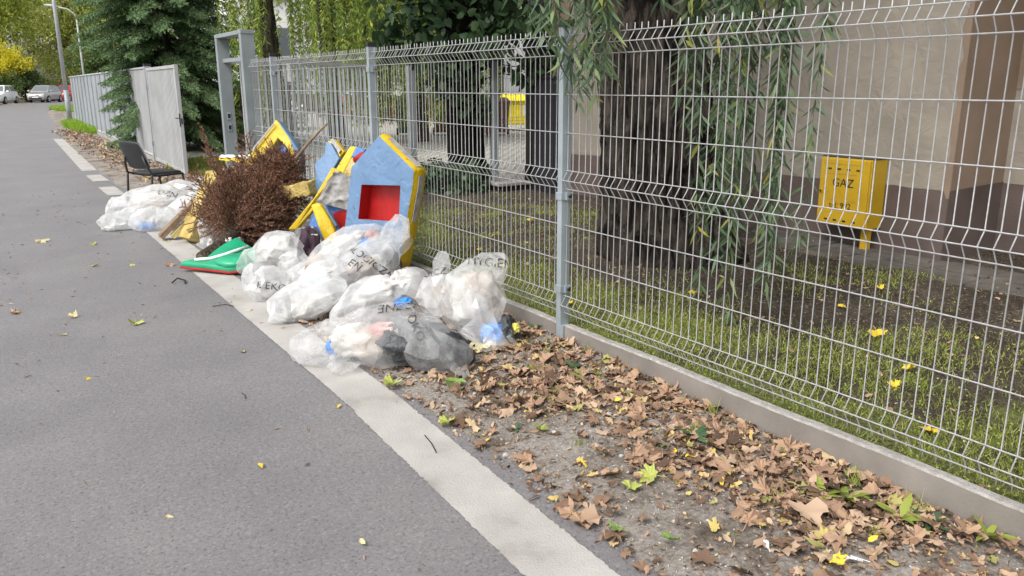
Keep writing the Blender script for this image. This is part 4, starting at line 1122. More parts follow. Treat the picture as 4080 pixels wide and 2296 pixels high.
# ================================================================== CARS
def car(label, paint, loc, rz, L=3.75, W=1.70, H=1.48):
    r_ = empty('parked_car', loc, rz); tag(r_, label, 'car', 'cars parked up the road')
    k = L / 3.8; hw_ = W / 2; hs_ = H / 1.48
    st = [(-1.9, .36, .60, .70), (-1.84, .25, .70, .84), (-1.55, .20, .84, .95), (-.95, .19, .95, 1.0), (0, .19, .97, 1.0), (1.2, .19, .98, 1.0), (1.72, .22, .98, .95), (1.9, .36, .86, .80)]
    rings = []
    for y, zl, zt, wf in st:
        w = hw_ * wf; y *= k; zl *= hs_; zt *= hs_
        zm = (zl + zt) / 2
        rings.append([(-w * .88, y, zl), (w * .88, y, zl), (w * .98, y, zl + .1), (w, y, zm), (w * .95, y, zt - .07), (w * .80, y, zt), (-w * .80, y, zt), (-w * .95, y, zt - .07), (-w, y, zm), (-w * .98, y, zl + .1)])
    mb = MB(); mb.loft(rings); body = mb.build('body', paint, r_, bevel=.02, smooth=True)
    def gh(s, wob, pl):
        zb = .93 * hs_; zr = H; yb0, yr0, yr1, yb1 = -1.0 * k, -.28 * k, 1.25 * k, 1.75 * k
        wb, wr = hw_ * .88, hw_ * .68
        return [(-wb, yb0, zb), (wb, yb0, zb), (wb, yb1, zb), (-wb, yb1, zb)], [(-wr, yr0, zr), (wr, yr0, zr), (wr, yr1, zr), (-wr, yr1, zr)]
    b0, b1 = gh(1, 0, 0)
    mid = [tuple((Vector(p) * .12 + Vector(q) * .88)) for p, q in zip(b0, b1)]
    mb = MB(); mb.loft([b0, mid, [(x * .93, y * .95, z) for x, y, z in b1]]); mb.build('cabin', paint, r_, bevel=.03, smooth=True)
    def pane(nm, a, b, c, d, off, s0=.10, s1=.86, e=.06):
        a, b, c, d = map(Vector, (a, b, c, d))
        def P(u, v): return a.lerp(b, u).lerp(d.lerp(c, u), v)
        q = [P(e, s0), P(1 - e, s0), P(1 - e, s1), P(e, s1)]
        nrm = (q[1] - q[0]).cross(q[3] - q[0]).normalized()
        mb = MB(); mb.prism([p + nrm * off for p in q], nrm * -.01); return mb.build(nm, M['glass'], r_)
    pane('windshield', b0[0], b0[1], b1[1], b1[0], .012)
    pane('rear_window', b0[2], b0[3], b1[3], b1[2], .012)
    for sgn, (i, j) in ((1, (1, 2)), (-1, (3, 0))):
        A, B, Cc, Dd = b0[i], b0[j], b1[j], b1[i]
        a_, b_, c_, d_ = map(Vector, (A, B, Cc, Dd))
        pane('side_window', a_.lerp(b_, 0), a_.lerp(b_, .5), d_.lerp(c_, .5), d_, .012)
        pane('side_window', a_.lerp(b_, .5), b_, c_, d_.lerp(c_, .5), .012)
    for sx in (-1, 1):
        for y in (-1.22 * k, 1.22 * k):
            mb = MB(); mb.tube([(sx * (hw_ - .20), y, .30), (sx * (hw_ + .005), y, .30)], .305, 20); w_ = mb.build('wheel', M['tyre'], r_)
            mb = MB(); mb.tube([(sx * (hw_ + .006), y, .30), (sx * (hw_ + .016), y, .30)], .20, 14); mb.build('rim', M['alloy'], w_)
        mb = MB(); mb.box((sx * hw_ * .66, -1.80 * k, .68 * hs_), (.34, .14, .17)); mb.build('headlight', M['lamp'], r_, bevel=.04)
        mb = MB(); mb.box((sx * hw_ * .78, 1.84 * k, .80 * hs_), (.2, .08, .22)); mb.build('tail_light', M['redcar'], r_, bevel=.02)
        mb = MB(); mb.box((sx * (hw_ + .08), -.82 * k, 1.0 * hs_), (.2, .1, .14)); mb.build('mirror', paint, r_, bevel=.03)
    mb = MB(); mb.box((0, -1.895 * k, .60 * hs_), (.62, .05, .09)); mb.build('grille', M['dark'], r_, bevel=.02)
    mb = MB(); mb.box((0, -1.885 * k, .36 * hs_), (1.05, .06, .14)); mb.build('air_intake', M['dark'], r_, bevel=.02)
    mb = MB(); mb.box((0, -1.925 * k, .47 * hs_), (.5, .02, .11)); mb.build('number_plate', M['white'], r_)
    return r_
car('silver hatchback parked facing the camera beyond the lamp post', M['silver'], (5.05, 84.2, 0), R(-26))
car('white hatchback parked at the far left under the yellow shrub', M['whitecar'], (1.55, 80.0, 0), R(-20), L=4.0)
car('red car parked behind the silver hatchback', M['redcar'], (7.35, 90.5, 0), R(-32), L=4.0)
car('dark car cut off by the left edge of the photo', M['darkcar'], (-.28, 72.6, 0), R(-12), L=4.2)
car('white car behind the pierced block wall', M['whitecar'], (6.9, 26.5, 0), R(80), L=4.1, H=1.62)

# grass at the foot of the lamp and far verge
rg = np.random.default_rng(61)
def grass_patch(name, label, cx, cy, rx, ry, n, h, w, mat, zf=lambda p: .02, mask=None):
    P = np.stack([cx + rx * rg.uniform(-1, 1, n), cy + ry * rg.uniform(-1, 1, n), np.zeros(n)], 1)
    k = ((P[:, 0] - cx) / rx) ** 2 + ((P[:, 1] - cy) / ry) ** 2 < 1 + .3 * vnoise(P, 2, 3)
    P = P[k]
    if mask is not None: P = P[mask(P)]
    P[:, 2] = zf(P)
    D = np.stack([rg.normal(size=len(P)) * .5, rg.normal(size=len(P)) * .5, np.ones(len(P))], 1)
    V, F = leaf_arrays(P, D, h * rg.uniform(.5, 1.3, len(P)), w, 'blade', None, rg)
    o = np_mesh(name, V, F, mat); tag(o, label, 'grass', None, 'stuff'); return o
grass_patch('roadside_grass', 'bright green grass at the foot of the lamp post', 2.85, 31.5, .45, 4.2, 5000, .22, .03, M['lushgrass'])
grass_patch('roadside_grass', 'strip of green grass beyond the lamp post by the bend', 4.6, 56, .9, 6, 4000, .22, .05, M['lushgrass'])
grass_patch('gate_grass', 'green weeds on the ground inside the open gate', 3.6, 14.8, 1.0, 1.8, 5000, .12, .02, M['grass'])

# ================================================================== RUBBISH PILE
CF = Vector((math.sin(YAW), math.cos(YAW), 0)); CR = Vector((math.cos(YAW), -math.sin(YAW), 0))

def hull(ells, vox, k=0.88, zmin=.012, it=4):
    bm = bmesh.new()
    for (x, y, z, a, c, b, th) in ells:
        Mx = Matrix.Translation((x, y, z)) @ Matrix.Rotation(-YAW, 4, 'Z') @ Matrix.Rotation(-R(th), 4, 'Y') @ Matrix.Diagonal((a * k, c * k, b * k, 1))
        bmesh.ops.create_icosphere(bm, subdivisions=3, radius=1, matrix=Mx)
    me = bpy.data.meshes.new('hull'); bm.to_mesh(me); bm.free()
    o = bpy.data.objects.new('hull', me); col.objects.link(o)
    m = o.modifiers.new('r', 'REMESH'); m.mode = 'VOXEL'; m.voxel_size = vox
    s = o.modifiers.new('s', 'SMOOTH'); s.iterations = it; s.factor = .5
    me2 = bpy.data.meshes.new_from_object(o.evaluated_get(bpy.context.evaluated_depsgraph_get()))
    bpy.data.objects.remove(o)
    n = len(me2.vertices); co = np.zeros(n * 3); me2.vertices.foreach_get('co', co); co = co.reshape(-1, 3)
    co[:, 2] = np.maximum(co[:, 2], zmin); me2.vertices.foreach_set('co', co.ravel())
    return me2

BAGS = {
    'front': [(1.432, 3.904, 0.127, 0.195, 0.17, 0.131, 18), (1.615, 3.745, 0.198, 0.251, 0.19, 0.15, 5), (1.753, 3.534, 0.201, 0.18, 0.17, 0.135, -12), (1.427, 3.707, 0.074, 0.065, 0.08, 0.053, 0), (1.786, 3.371, 0.144, 0.06, 0.05, 0.036, -25), (1.736, 3.804, 0.245, 0.203, 0.1, 0.064, 4)],
    'right': [(2.212, 3.867, 0.257, 0.201, 0.15, 0.24, 0), (2.192, 4.11, 0.407, 0.052, 0.06, 0.109, -8), (2.212, 3.706, 0.13, 0.152, 0.14, 0.076, 0), (2.307, 3.544, 0.123, 0.048, 0.04, 0.02, -35), (2.351, 3.885, 0.41, 0.083, 0.1, 0.079, 0), (2.144, 4.093, 0.247, 0.106, 0.1, 0.13, 10)],
    'middle': [(1.881, 4.491, 0.186, 0.222, 0.17, 0.128, 12), (2.089, 4.381, 0.269, 0.113, 0.13, 0.099, 0), (1.746, 4.388, 0.166, 0.131, 0.12, 0.096, 10)],
    'long': [(1.566, 4.73, 0.095, 0.244, 0.13, 0.1, 20), (1.407, 4.756, 0.044, 0.099, 0.1, 0.069, 10)],
    'small': [(1.489, 5.385, 0.063, 0.159, 0.15, 0.126, -8), (1.424, 5.444, 0.116, 0.088, 0.1, 0.088, 0)],
    'tissue': [(1.776, 5.115, 0.191, 0.21, 0.15, 0.113, 24), (1.926, 5.162, 0.261, 0.109, 0.12, 0.096, 20)],
    'tall': [(2.024, 5.413, 0.282, 0.366, 0.16, 0.157, 32), (2.264, 5.283, 0.37, 0.172, 0.11, 0.092, 18), (1.764, 5.363, 0.172, 0.125, 0.12, 0.098, 20)],
    'clear': [(2.141, 4.976, 0.31, 0.141, 0.12, 0.136, 0), (2.261, 5.0, 0.445, 0.088, 0.09, 0.109, -18), (1.983, 4.946, 0.279, 0.146, 0.12, 0.101, 25)],
    'crumpled': [(1.745, 6.015, 0.252, 0.219, 0.16, 0.14, 18), (1.816, 5.823, 0.176, 0.125, 0.12, 0.101, 0), (1.608, 6.199, 0.159, 0.099, 0.1, 0.074, 10)],
    'flap': [(1.637, 6.85, 0.137, 0.134, 0.08, 0.074, 20)],
    'leftbig': [(1.514, 9.475, 0.209, 0.416, 0.24, 0.219, 4), (1.258, 9.501, 0.153, 0.199, 0.17, 0.173, 0), (1.754, 9.462, 0.276, 0.244, 0.18, 0.204, 0)],
    'tail': [(0.977, 8.963, 0.006, 0.211, 0.13, 0.081, 14), (1.149, 8.936, 0.084, 0.114, 0.1, 0.09, 20)],
    'bluebag': [(1.268, 8.721, 0.038, 0.177, 0.15, 0.129, 0), (1.369, 8.67, 0.084, 0.161, 0.12, 0.105, 10)],
    'text': [(1.664, 8.997, 0.173, 0.279, 0.15, 0.135, 28), (1.853, 9.033, 0.29, 0.137, 0.12, 0.128, 10)],
    'white': [(1.598, 7.542, 0.103, 0.08, 0.1, 0.153, 12), (1.533, 7.322, 0.05, 0.064, 0.08, 0.085, 0)],
}
BAGS['tall'].append((2.0, 5.45, .12, .3, .18, .14, 0))
BAGS['clear'].append((2.15, 4.98, .14, .22, .15, .16, 0))
BAGS['tissue'].append((1.78, 5.12, .08, .2, .14, .09, 0))

def sim_bags():
    """collapse each oversize film onto its load under gravity: real folds"""
    gp = bpy.data.objects.new('catch', bpy.data.meshes.new('catch')); col.objects.link(gp)
    gp.data.from_pydata([(-3, -3, .006), (8, -3, .006), (8, 14, .006), (-3, 14, .006)], [], [(0, 1, 2, 3)])
    gp.modifiers.new('c', 'COLLISION'); gp.collision.thickness_outer = .004
    out = {}; objs = []
    FR = 15
    for key, ells in BAGS.items():
        big = max(e[3] for e in ells)
        me = hull(ells, .017 if big < .3 else .021)
        o = bpy.data.objects.new('film', me); col.objects.link(o)
        mi = hull(ells, .04, .70); oi = bpy.data.objects.new('load', mi); col.objects.link(oi)
        cc = bpy.data.collections.new('c_' + key); cc.objects.link(oi); cc.objects.link(gp)
        oi.modifiers.new('c', 'COLLISION'); oi.collision.thickness_outer = .004; oi.collision.cloth_friction = 8
        c = o.modifiers.new('cl', 'CLOTH'); s = c.settings
        s.quality = 4; s.mass = .1; s.tension_stiffness = 25; s.compression_stiffness = 25; s.shear_stiffness = 8; s.bending_stiffness = .004
        s.tension_damping = 12; s.compression_damping = 12; s.air_damping = 3
        s.shrink_min = -.26; s.shrink_max = -.26
        s.effector_weights.gravity = .5
        c.collision_settings.collision_quality = 2; c.collision_settings.distance_min = .004; c.collision_settings.collection = cc
        c.point_cache.frame_start = 1; c.point_cache.frame_end = FR
        objs.append((key, o, oi, cc))
    for f in range(1, FR + 1): scene.frame_set(f)
    dg = bpy.context.evaluated_depsgraph_get()
    for key, o, oi, cc in objs:
        m2 = bpy.data.meshes.new_from_object(o.evaluated_get(dg)); out[key] = m2
    for key, o, oi, cc in objs:
        bpy.data.objects.remove(o); bpy.data.objects.remove(oi); bpy.data.collections.remove(cc)
    bpy.data.objects.remove(gp)
    scene.frame_set(1)
    return out

films = sim_bags()

def crumple(me, amp=.007, seed=0, neck=None):
    """long pleats running to the tied end, plus a little crumpling"""
    n = len(me.vertices); co = np.zeros(n * 3); no = np.zeros(n * 3)
    me.vertices.foreach_get('co', co); me.vertices.foreach_get('normal', no)
    co = co.reshape(-1, 3); no = no.reshape(-1, 3)
    c = co.mean(0); nk = np.array(neck if neck is not None else c + [0, 0, .5])
    ax = nk - c; L = np.linalg.norm(ax) + 1e-6; ax /= L
    u = np.cross(ax, [.3, .2, .93]); u /= np.linalg.norm(u); v = np.cross(ax, u)
    rel = co - c; s = rel @ ax; ph = np.arctan2(rel @ v, rel @ u)
    q = np.stack([np.cos(ph) * 2.6, np.sin(ph) * 2.6, s * 1.6 / max(L, .15)], 1)
    near = np.clip(.35 + .65 * (s / L), .25, 1)
    pl = (1 - 2.2 * np.abs(vnoise(q, 1.5, seed + 8))) * near + .5 * (1 - 2.2 * np.abs(vnoise(q, 3.6, seed + 9))) * near
    w = co + .05 * np.stack([vnoise(co, 7, seed + 1), vnoise(co, 7, seed + 2), vnoise(co, 7, seed + 3)], 1)
    d = pl * amp * 2.0 + (1 - 2 * np.abs(vnoise(w, 5, seed))) * amp * .8
    co = co + no * d[:, None]; co[:, 2] = np.maximum(co[:, 2], .008)
    me.vertices.foreach_set('co', co.ravel()); me.update()

def blob(name, mat, parent, origin, c, r, seed, rot=0, amp=.36):
    bm = bmesh.new(); bmesh.ops.create_icosphere(bm, subdivisions=4, radius=1)
    P = np.array([v.co[:] for v in bm.verts])
    d = 1 + amp * (1 - 2.2 * np.abs(vnoise(P, 1.7, seed))) + amp * .5 * (1 - 2 * np.abs(vnoise(P, 4.2, seed + 2)))
    Mx = Matrix.Rotation(-YAW, 3, 'Z') @ Matrix.Rotation(-R(rot), 3, 'Y')
    for v, k in zip(bm.verts, d):
        q = Mx @ Vector((v.co.x * r[0] * k, v.co.y * r[1] * k, v.co.z * r[2] * k))
        v.co = (c[0] + q.x - origin[0], c[1] + q.y - origin[1], max(.006, c[2] + q.z) - origin[2])
    me = bpy.data.meshes.new(name); bm.to_mesh(me); bm.free()
    return link(name, me, mat, parent, True)

def bag_text(me, origin, film, txt, size, at, ang, parent):
    bv = BVHTree.FromPolygons([v.co.copy() for v in me.vertices], [tuple(p.vertices) for p in me.polygons])
    tm = text_mesh(txt, size); bm = bmesh.new(); bm.from_mesh(tm)
    bmesh.ops.triangulate(bm, faces=bm.faces)
    for _ in range(2):
        es = [e for e in bm.edges if e.calc_length() > .018]
        if es: bmesh.ops.subdivide_edges(bm, edges=es, cuts=1); bmesh.ops.triangulate(bm, faces=bm.faces)
    ca, sa = math.cos(R(ang)), math.sin(R(ang)); up = Vector((0, 0, 1))
    dirv = (CF * .93 - up * .37).normalized(); upv = (up * .93 + CF * .37)
    dead = []
    for v in bm.verts:
        x, y = v.co.x * ca - v.co.y * sa, v.co.x * sa + v.co.y * ca
        p0 = Vector(at) + CR * x + upv * y - dirv * .8
        hit, nrm, idx, dist = bv.ray_cast(p0, dirv)
        if hit is None or dist > 1.5: dead.append(v); v.co = p0; continue
        if nrm.dot(dirv) > 0: nrm = -nrm
        v.co = hit + nrm * .006 - dirv * .003 - Vector(origin)
    if dead: bmesh.ops.delete(bm, geom=dead, context='VERTS')
    tm2 = bpy.data.meshes.new('lettering'); bm.to_mesh(tm2); bm.free()
    return link('lettering', tm2, M['bagink'], parent)

def facet(me, ratio):
    o = bpy.data.objects.new('f', me); col.objects.link(o)
    d = o.modifiers.new('d', 'DECIMATE'); d.ratio = ratio
    m2 = bpy.data.meshes.new_from_object(o.evaluated_get(bpy.context.evaluated_depsgraph_get()))
    bpy.data.objects.remove(o)
    bm = bmesh.new(); bm.from_mesh(m2)
    bmesh.ops.triangulate(bm, faces=bm.faces)
    for f in bm.faces: f.smooth = True
    for e in bm.edges: e.smooth = e.calc_face_angle(0) < .22
    bm.to_mesh(m2); bm.free()
    return m2

def bag(key, label, contents, texts=(), amp=.007, film='film', ratio=.085, neck=None):
    me = films[key]; e0 = BAGS[key][0]; org = (e0[0], e0[1], 0)
    r_ = empty('rubbish_bag', org); tag(r_, label, 'rubbish bag', 'clear plastic rubbish bags in the heap')
    crumple(me, amp, len(key), (BAGS[key][1] if len(BAGS[key]) > 1 else (e0[0] + .15, e0[1] - .1, e0[2] + .1))[:3] if neck is None else neck); me = facet(me, ratio)
    wm = me.copy()
    me.transform(Matrix.Translation((-org[0], -org[1], 0)))
    me.materials.clear()
    f_ = link('film', me, M[film], r_)
    for i, (mat, c, r, rot) in enumerate(contents):
        blob('rubbish', M['contents_' + mat], r_, org, (c[0] + (e0[0] - c[0]) * .12, c[1] + (e0[1] - c[1]) * .12, c[2] * .92), [q * (.95 if mat == 'dark' else .72) for q in r], i * 7 + len(key), rot)
    for (txt, size, at, ang) in texts:
        bag_text(wm, org, f_, txt, size, at, ang, f_)
    return r_

bag('front', 'big clear bag nearest the camera holding dark newspaper and red packaging',
    [('dark', (1.80, 3.50, .12), (.20, .12, .11), -12), ('dark', (1.86, 3.40, .11), (.13, .08, .09), -30), ('pink', (1.64, 3.66, .20), (.10, .07, .06), 10), ('brown', (1.60, 3.70, .13), (.15, .09, .10), 0), ('white', (1.50, 3.85, .13), (.14, .10, .09), 10), ('blue', (1.40, 3.88, .09), (.05, .05, .05), 0)],
    [('CZNE', .07, (1.596,3.563,.367), 190), ('OKO', .065, (1.68,3.47,.25), -62)], film='thinfilm', neck=(1.36, 3.85, .10))
bag('right', 'upright clear bag against the gravel board with bright blue plastic at its bottom',
    [('blue', (2.24, 3.60, .085), (.085, .06, .065), 5), ('dark', (2.33, 3.58, .09), (.06, .06, .07), 0), ('brown', (2.28, 3.84, .30), (.13, .07, .12), 0), ('white', (2.22, 3.86, .22), (.12, .08, .15), 0), ('yellow', (2.37, 3.55, .11), (.03, .03, .035), 0)],
    [('HYGIENI', .072, (2.251,3.677,.50), -4), ('GICZN', .06, (2.03,3.917,.435), 8)], film='clearfilm', neck=(2.2, 3.95, .62))
bag('middle', 'puffed milky bag behind the front one with a scrap of blue showing',
    [('white', (1.93, 4.45, .2), (.18, .12, .10), 15), ('blue', (2.02, 4.27, .16), (.06, .04, .03), 10), ('white', (2.08, 4.38, .27), (.09, .09, .08), 0)], [])
bag('long', 'long narrow milky bag lying across the painted edge line',
    [('white', (1.57, 4.72, .10), (.18, .08, .07), 20), ('white', (1.42, 4.75, .05), (.07, .07, .04), 0)], [], .006)
bag('small', 'small round white bag printed JE EKO on the painted line',
    [('white', (1.49, 5.39, .08), (.11, .10, .08), 0)], [('JE EKO', .062, (1.385,5.12,.185), -6)])
bag('tissue', 'bag with pale turquoise tissue inside, behind the long narrow one',
    [('white', (1.80, 5.12, .17), (.15, .10, .08), 24), ('cyan', (1.72, 5.02, .17), (.08, .04, .03), 25)], [])
bag('tall', 'large slanting bag with faint blue and red things inside, leaning on the foam house',
    [('white', (2.03, 5.44, .28), (.25, .10, .09), 34), ('pink', (2.25, 5.24, .42), (.06, .04, .05), 0), ('blue', (2.17, 5.18, .37), (.05, .03, .04), 30), ('brown', (1.85, 5.42, .2), (.12, .1, .08), 20)], [], film='clearfilm')
bag('clear', 'clear bag printed OLOGICZNE standing in front of the foam house',
    [('brown', (2.0, 4.95, .26), (.12, .07, .06), 20), ('white', (2.12, 4.98, .2), (.14, .09, .12), 0), ('dark', (2.26, 4.99, .22), (.06, .06, .1), 0)],
    [('OLOGICZNE', .07, (1.881,4.619,.403), -34), ('EŃ', .07, (1.803,4.659,.367), -34)], film='clearfilm')
bag('crumpled', 'crumpled white bag between the green cushion and the slanting bag',
    [('white', (1.74, 6.02, .24), (.15, .10, .09), 18), ('white', (1.81, 5.84, .17), (.08, .07, .06), 0)], [], .013)
bag('flap', 'greyish sheet of film bunched behind the green cushion', [('white', (1.52, 6.76, .16), (.10, .06, .05), 25)], [], .012)
bag('leftbig', 'largest bag of the far cluster, resting under the black chair',
    [('brown', (1.45, 9.32, .16), (.16, .10, .06), 10), ('white', (1.5, 9.4, .22), (.26, .14, .11), 4), ('white', (1.28, 9.5, .16), (.12, .1, .1), 0)],
    [('OZN', .09, (1.403,8.996,.419), -12), ('DZIE', .085, (1.535,8.859,.25), -15)])
bag('tail', 'flat white bag trailing furthest out onto the asphalt', [('white', (.98, 8.96, .04), (.12, .08, .03), 10)], [], .006)
bag('bluebag', 'rounded bag with blue contents next to the weathered board', [('blue', (1.27, 8.70, .07), (.10, .08, .05), 0), ('white', (1.3, 8.72, .12), (.12, .09, .06), 0)], [])
bag('text', 'slanting white bag between the chair and the weathered board', [('white', (1.68, 9.0, .18), (.2, .1, .09), 28), ('blue', (1.72, 8.93, .22), (.04, .03, .02), 20)], [('IK', .07, (1.582,8.667,.126), -20)])
bag('white', 'small bunched white bag between the foam batten and the dead tree trunk', [('white', (1.6, 7.54, .11), (.05, .06, .1), 0)], [], .014)

# ---------------------------------------------------------------- foam house
def kscale(pts, k): return [Vector((p[0] * k, p[1] * k, 1.43 + (p[2] - 1.43) * k)) for p in pts]
HOUSE = kscale([(2.48, 5.638, 1.06), (2.595, 5.304, 0.826), (2.584, 5.313, 0.708), (2.553, 5.355, 0.48), (2.50, 5.425, 0.09), (2.268, 6.018, 0.065), (2.316, 5.96, 0.439), (2.342, 5.93, 0.662), (2.358, 5.912, 0.81)], .955)
HWIN = kscale([(2.391, 5.807, 0.684), (2.54, 5.424, 0.705), (2.519, 5.435, 0.436), (2.362, 5.838, 0.414)], .955)
hn = Vector((-.93, -.36, .06)).normalized(); TH = .124
fh = empty('foam_play_house', (2.36, 5.45, 0)); fo = Vector((2.36, 5.45, 0))
tag(fh, 'pale blue foam play house with a red square window and yellow edges', 'play house')
def face_with_hole(outer, inner, disp, seed, flip=False):
    bm = bmesh.new()
    def dense(l, n):
        return [l[i].lerp(l[(i + 1) % len(l)], k / n) for i in range(len(l)) for k in range(n)]
    loops = []
    for l in (dense(outer, 6), dense(inner, 6)):
        vs_ = [bm.verts.new(p) for p in l]
        for i in range(len(vs_)): bm.edges.new((vs_[i], vs_[(i + 1) % len(vs_)]))
    bmesh.ops.triangle_fill(bm, use_beauty=True, edges=bm.edges[:])
    bmesh.ops.subdivide_edges(bm, edges=bm.edges[:], cuts=3)
    bmesh.ops.triangulate(bm, faces=bm.faces)
    P = np.array([v.co[:] for v in bm.verts])
    d = disp * (1 - 2 * np.abs(vnoise(P * [1, 1, .55], 11, seed))) + disp * .5 * vnoise(P, 26, seed + 1)
    for v, k in zip(bm.verts, d):
        if not v.is_boundary: v.co += hn * (float(k) + .004)
    me = bpy.data.meshes.new('cover')
    for v in bm.verts: v.co -= fo
    bmesh.ops.recalc_face_normals(bm, faces=bm.faces)
    bm.to_mesh(me); bm.free(); return me
link('front_cover', face_with_hole(HOUSE, HWIN, .006, 3), M['blue'], fh, True)
ctr = sum(HOUSE, Vector()) / len(HOUSE)
def band(name, loop, a, b, mat, closed=True, parent=fh, out=0.0, seg=5, bulge=0.0):
    mb = MB(); n = len(loop); rings = []
    pts = []
    for i in range(n if closed else n - 1):
        for k in range(6): pts.append(loop[i].lerp(loop[(i + 1) % n], k / 6))
    if not closed: pts.append(loop[-1])
    for s in range(seg + 1):
        t = s / seg
        ring = []
        for p in pts:
            rad = (p - ctr); rad -= hn * rad.dot(hn); rad.normalize()
            ring.append(p - hn * (a + (b - a) * t) + rad * (out + bulge * math.sin(math.pi * t)))
        rings.append(ring)
    mb.loft(rings, closed, False)
    o = mb.build(name, mat, parent, fo, smooth=True)
    return o
band('edge_band', HOUSE, 0.0, TH, M['yellow'], bulge=.014)
mb = MB(); mb.prism([p - hn * TH for p in HOUSE], hn * .004); mb.build('back_cover', M['bluedeep'], fh, fo)
mb = MB()
wr = [HWIN, [p - hn * (TH - .02) for p in HWIN]]
mb.loft(wr, True, False); mb.add([p - hn * (TH - .02) for p in HWIN], [(0, 1, 2, 3)])
mb.build('window_lining', M['red'], fh, fo)
def strip(p, q, a, b, name='hook_tape'):
    p = Vector(p); q = Vector(q)
    rad = ((p + q) / 2 - ctr); rad -= hn * rad.dot(hn); rad -= (q - p).normalized() * rad.dot((q - p).normalized()); rad.normalize()
    mb = MB(); mb.prism([p - hn * a + rad * .015, q - hn * a + rad * .015, q - hn * b + rad * .015, p - hn * b + rad * .015], rad * .004)
    mb.build(name, M['velcro'], fh, fo)
strip(HOUSE[0].lerp(HOUSE[1], .12), HOUSE[0].lerp(HOUSE[1], .96), .035, .085)
strip(HOUSE[1].lerp(HOUSE[2], .35), HOUSE[2].lerp(HOUSE[2], 1), .040, .085)
strip(HOUSE[2], HOUSE[3].lerp(HOUSE[4], .1), .040, .085)

# second, torn house module lying against it
def piece(root, org, name, pts, off, mat, bevel=.012, smooth=True):
    mb = MB(); mb.prism(pts, off)
    o = mb.build(name, mat, root, org, bevel=bevel, smooth=False, segs=3); return o
nA = Vector((.7, .68, -.2)).normalized(); C1 = empty('torn_foam_module', (2.3, 6.1, 0)); c1 = (2.3, 6.1, 0)
tag(C1, 'torn yellow edged foam module with grey lining hanging out, beside the foam house', 'play module')
piece(C1, c1, 'top_edge', [(2.538, 6.378, 0.935), (2.582, 6.333, 0.934), (2.408, 6.224, 0.732), (2.361, 6.293, 0.748)], nA * .10 + Vector((0, 0, -.03)), M['yellow'])
piece(C1, c1, 'yellow_edge', [(2.281, 6.124, 0.80), (2.331, 6.077, 0.765), (2.245, 6.128, 0.635), (2.190, 6.146, 0.545), (2.006, 6.278, 0.30), (1.95, 6.318, 0.30), (2.139, 6.184, 0.561)], nA * .05, M['yellow'])
piece(C1, c1, 'side_cover', [(2.465, 6.047, 0.96), (2.512, 5.989, 0.928), (2.465, 6.019, 0.862), (2.421, 6.068, 0.877)], nA * .06, M['bluedeep'])
piece(C1, c1, 'foam_core', [(2.415, 6.052, 0.874), (2.459, 6.004, 0.864), (2.386, 6.033, 0.709), (2.351, 6.08, 0.744)], nA * .08, M['foam'])
# crumpled lining as a displaced sheet
def cloth_sheet(root, org, name, quad, nrm, mat, n=40, amp=.02, seed=1, sc=14):
    a, b, c, d = map(Vector, quad); V = []
    for j in range(n + 1):
        for i in range(n + 1):
            u, v = i / n, j / n
            V.append(a.lerp(b, u).lerp(d.lerp(c, u), v))
    P = np.array([v[:] for v in V]); nn = np.array(Vector(nrm).normalized()[:])
    e = (1 - 2 * np.abs(vnoise(P, sc, seed))) * amp + vnoise(P, sc * 2.6, seed + 1) * amp * .4
    P = P + nn * e[:, None] + np.stack([vnoise(P, 6, seed + 4), vnoise(P, 6, seed + 5), vnoise(P, 6, seed + 6)], 1) * .012
    P -= np.array(org)[None]; ix = np.arange((n + 1) ** 2).reshape(n + 1, n + 1)
    F = np.stack([ix[:-1, :-1].ravel(), ix[:-1, 1:].ravel(), ix[1:, 1:].ravel(), ix[1:, :-1].ravel()], 1)
    return np_mesh(name, P, F, mat, root, True)
cloth_sheet(C1, c1, 'torn_lining', [(2.298, 6.094, 0.775), (2.384, 5.995, 0.715), (2.338, 5.970, 0.46), (2.138, 6.17, 0.520)], (-.7, -.68, .2), M['lining'], amp=.016, seed=3)
piece(C1, c1, 'inner_cover', [(2.30, 6.14, .72), (2.45, 5.99, .70), (2.42, 5.95, .2), (2.05, 6.25, .25)], nA * .04, M['bluedeep'])
piece(C1, c1, 'lower_arm', [(2.062, 6.065, 0.525), (2.122, 6.016, 0.54), (2.172, 5.929, 0.392), (2.21, 5.88, 0.24), (2.126, 5.954, 0.22), (2.091, 5.99, 0.353)], nA * .07, M['yellow'], .02)
piece(C1, c1, 'arm_cover', [(2.132, 6.06, 0.535), (2.168, 6.02, 0.512), (2.225, 5.939, 0.36), (2.195, 5.965, 0.34)], nA * .05, M['blue'])
piece(C1, c1, 'red_inner', [(2.25, 6.12, 0.43), (2.37, 6.0, 0.49), (2.37, 5.99, 0.20), (2.23, 6.12, 0.16)], nA * .03, M['red'])
piece(C1, c1, 'base_foam', [(2.0, 6.3, .31), (2.1, 6.15, .34), (2.2, 5.98, .05), (1.95, 6.25, .05)], nA * .08, M['lining'])
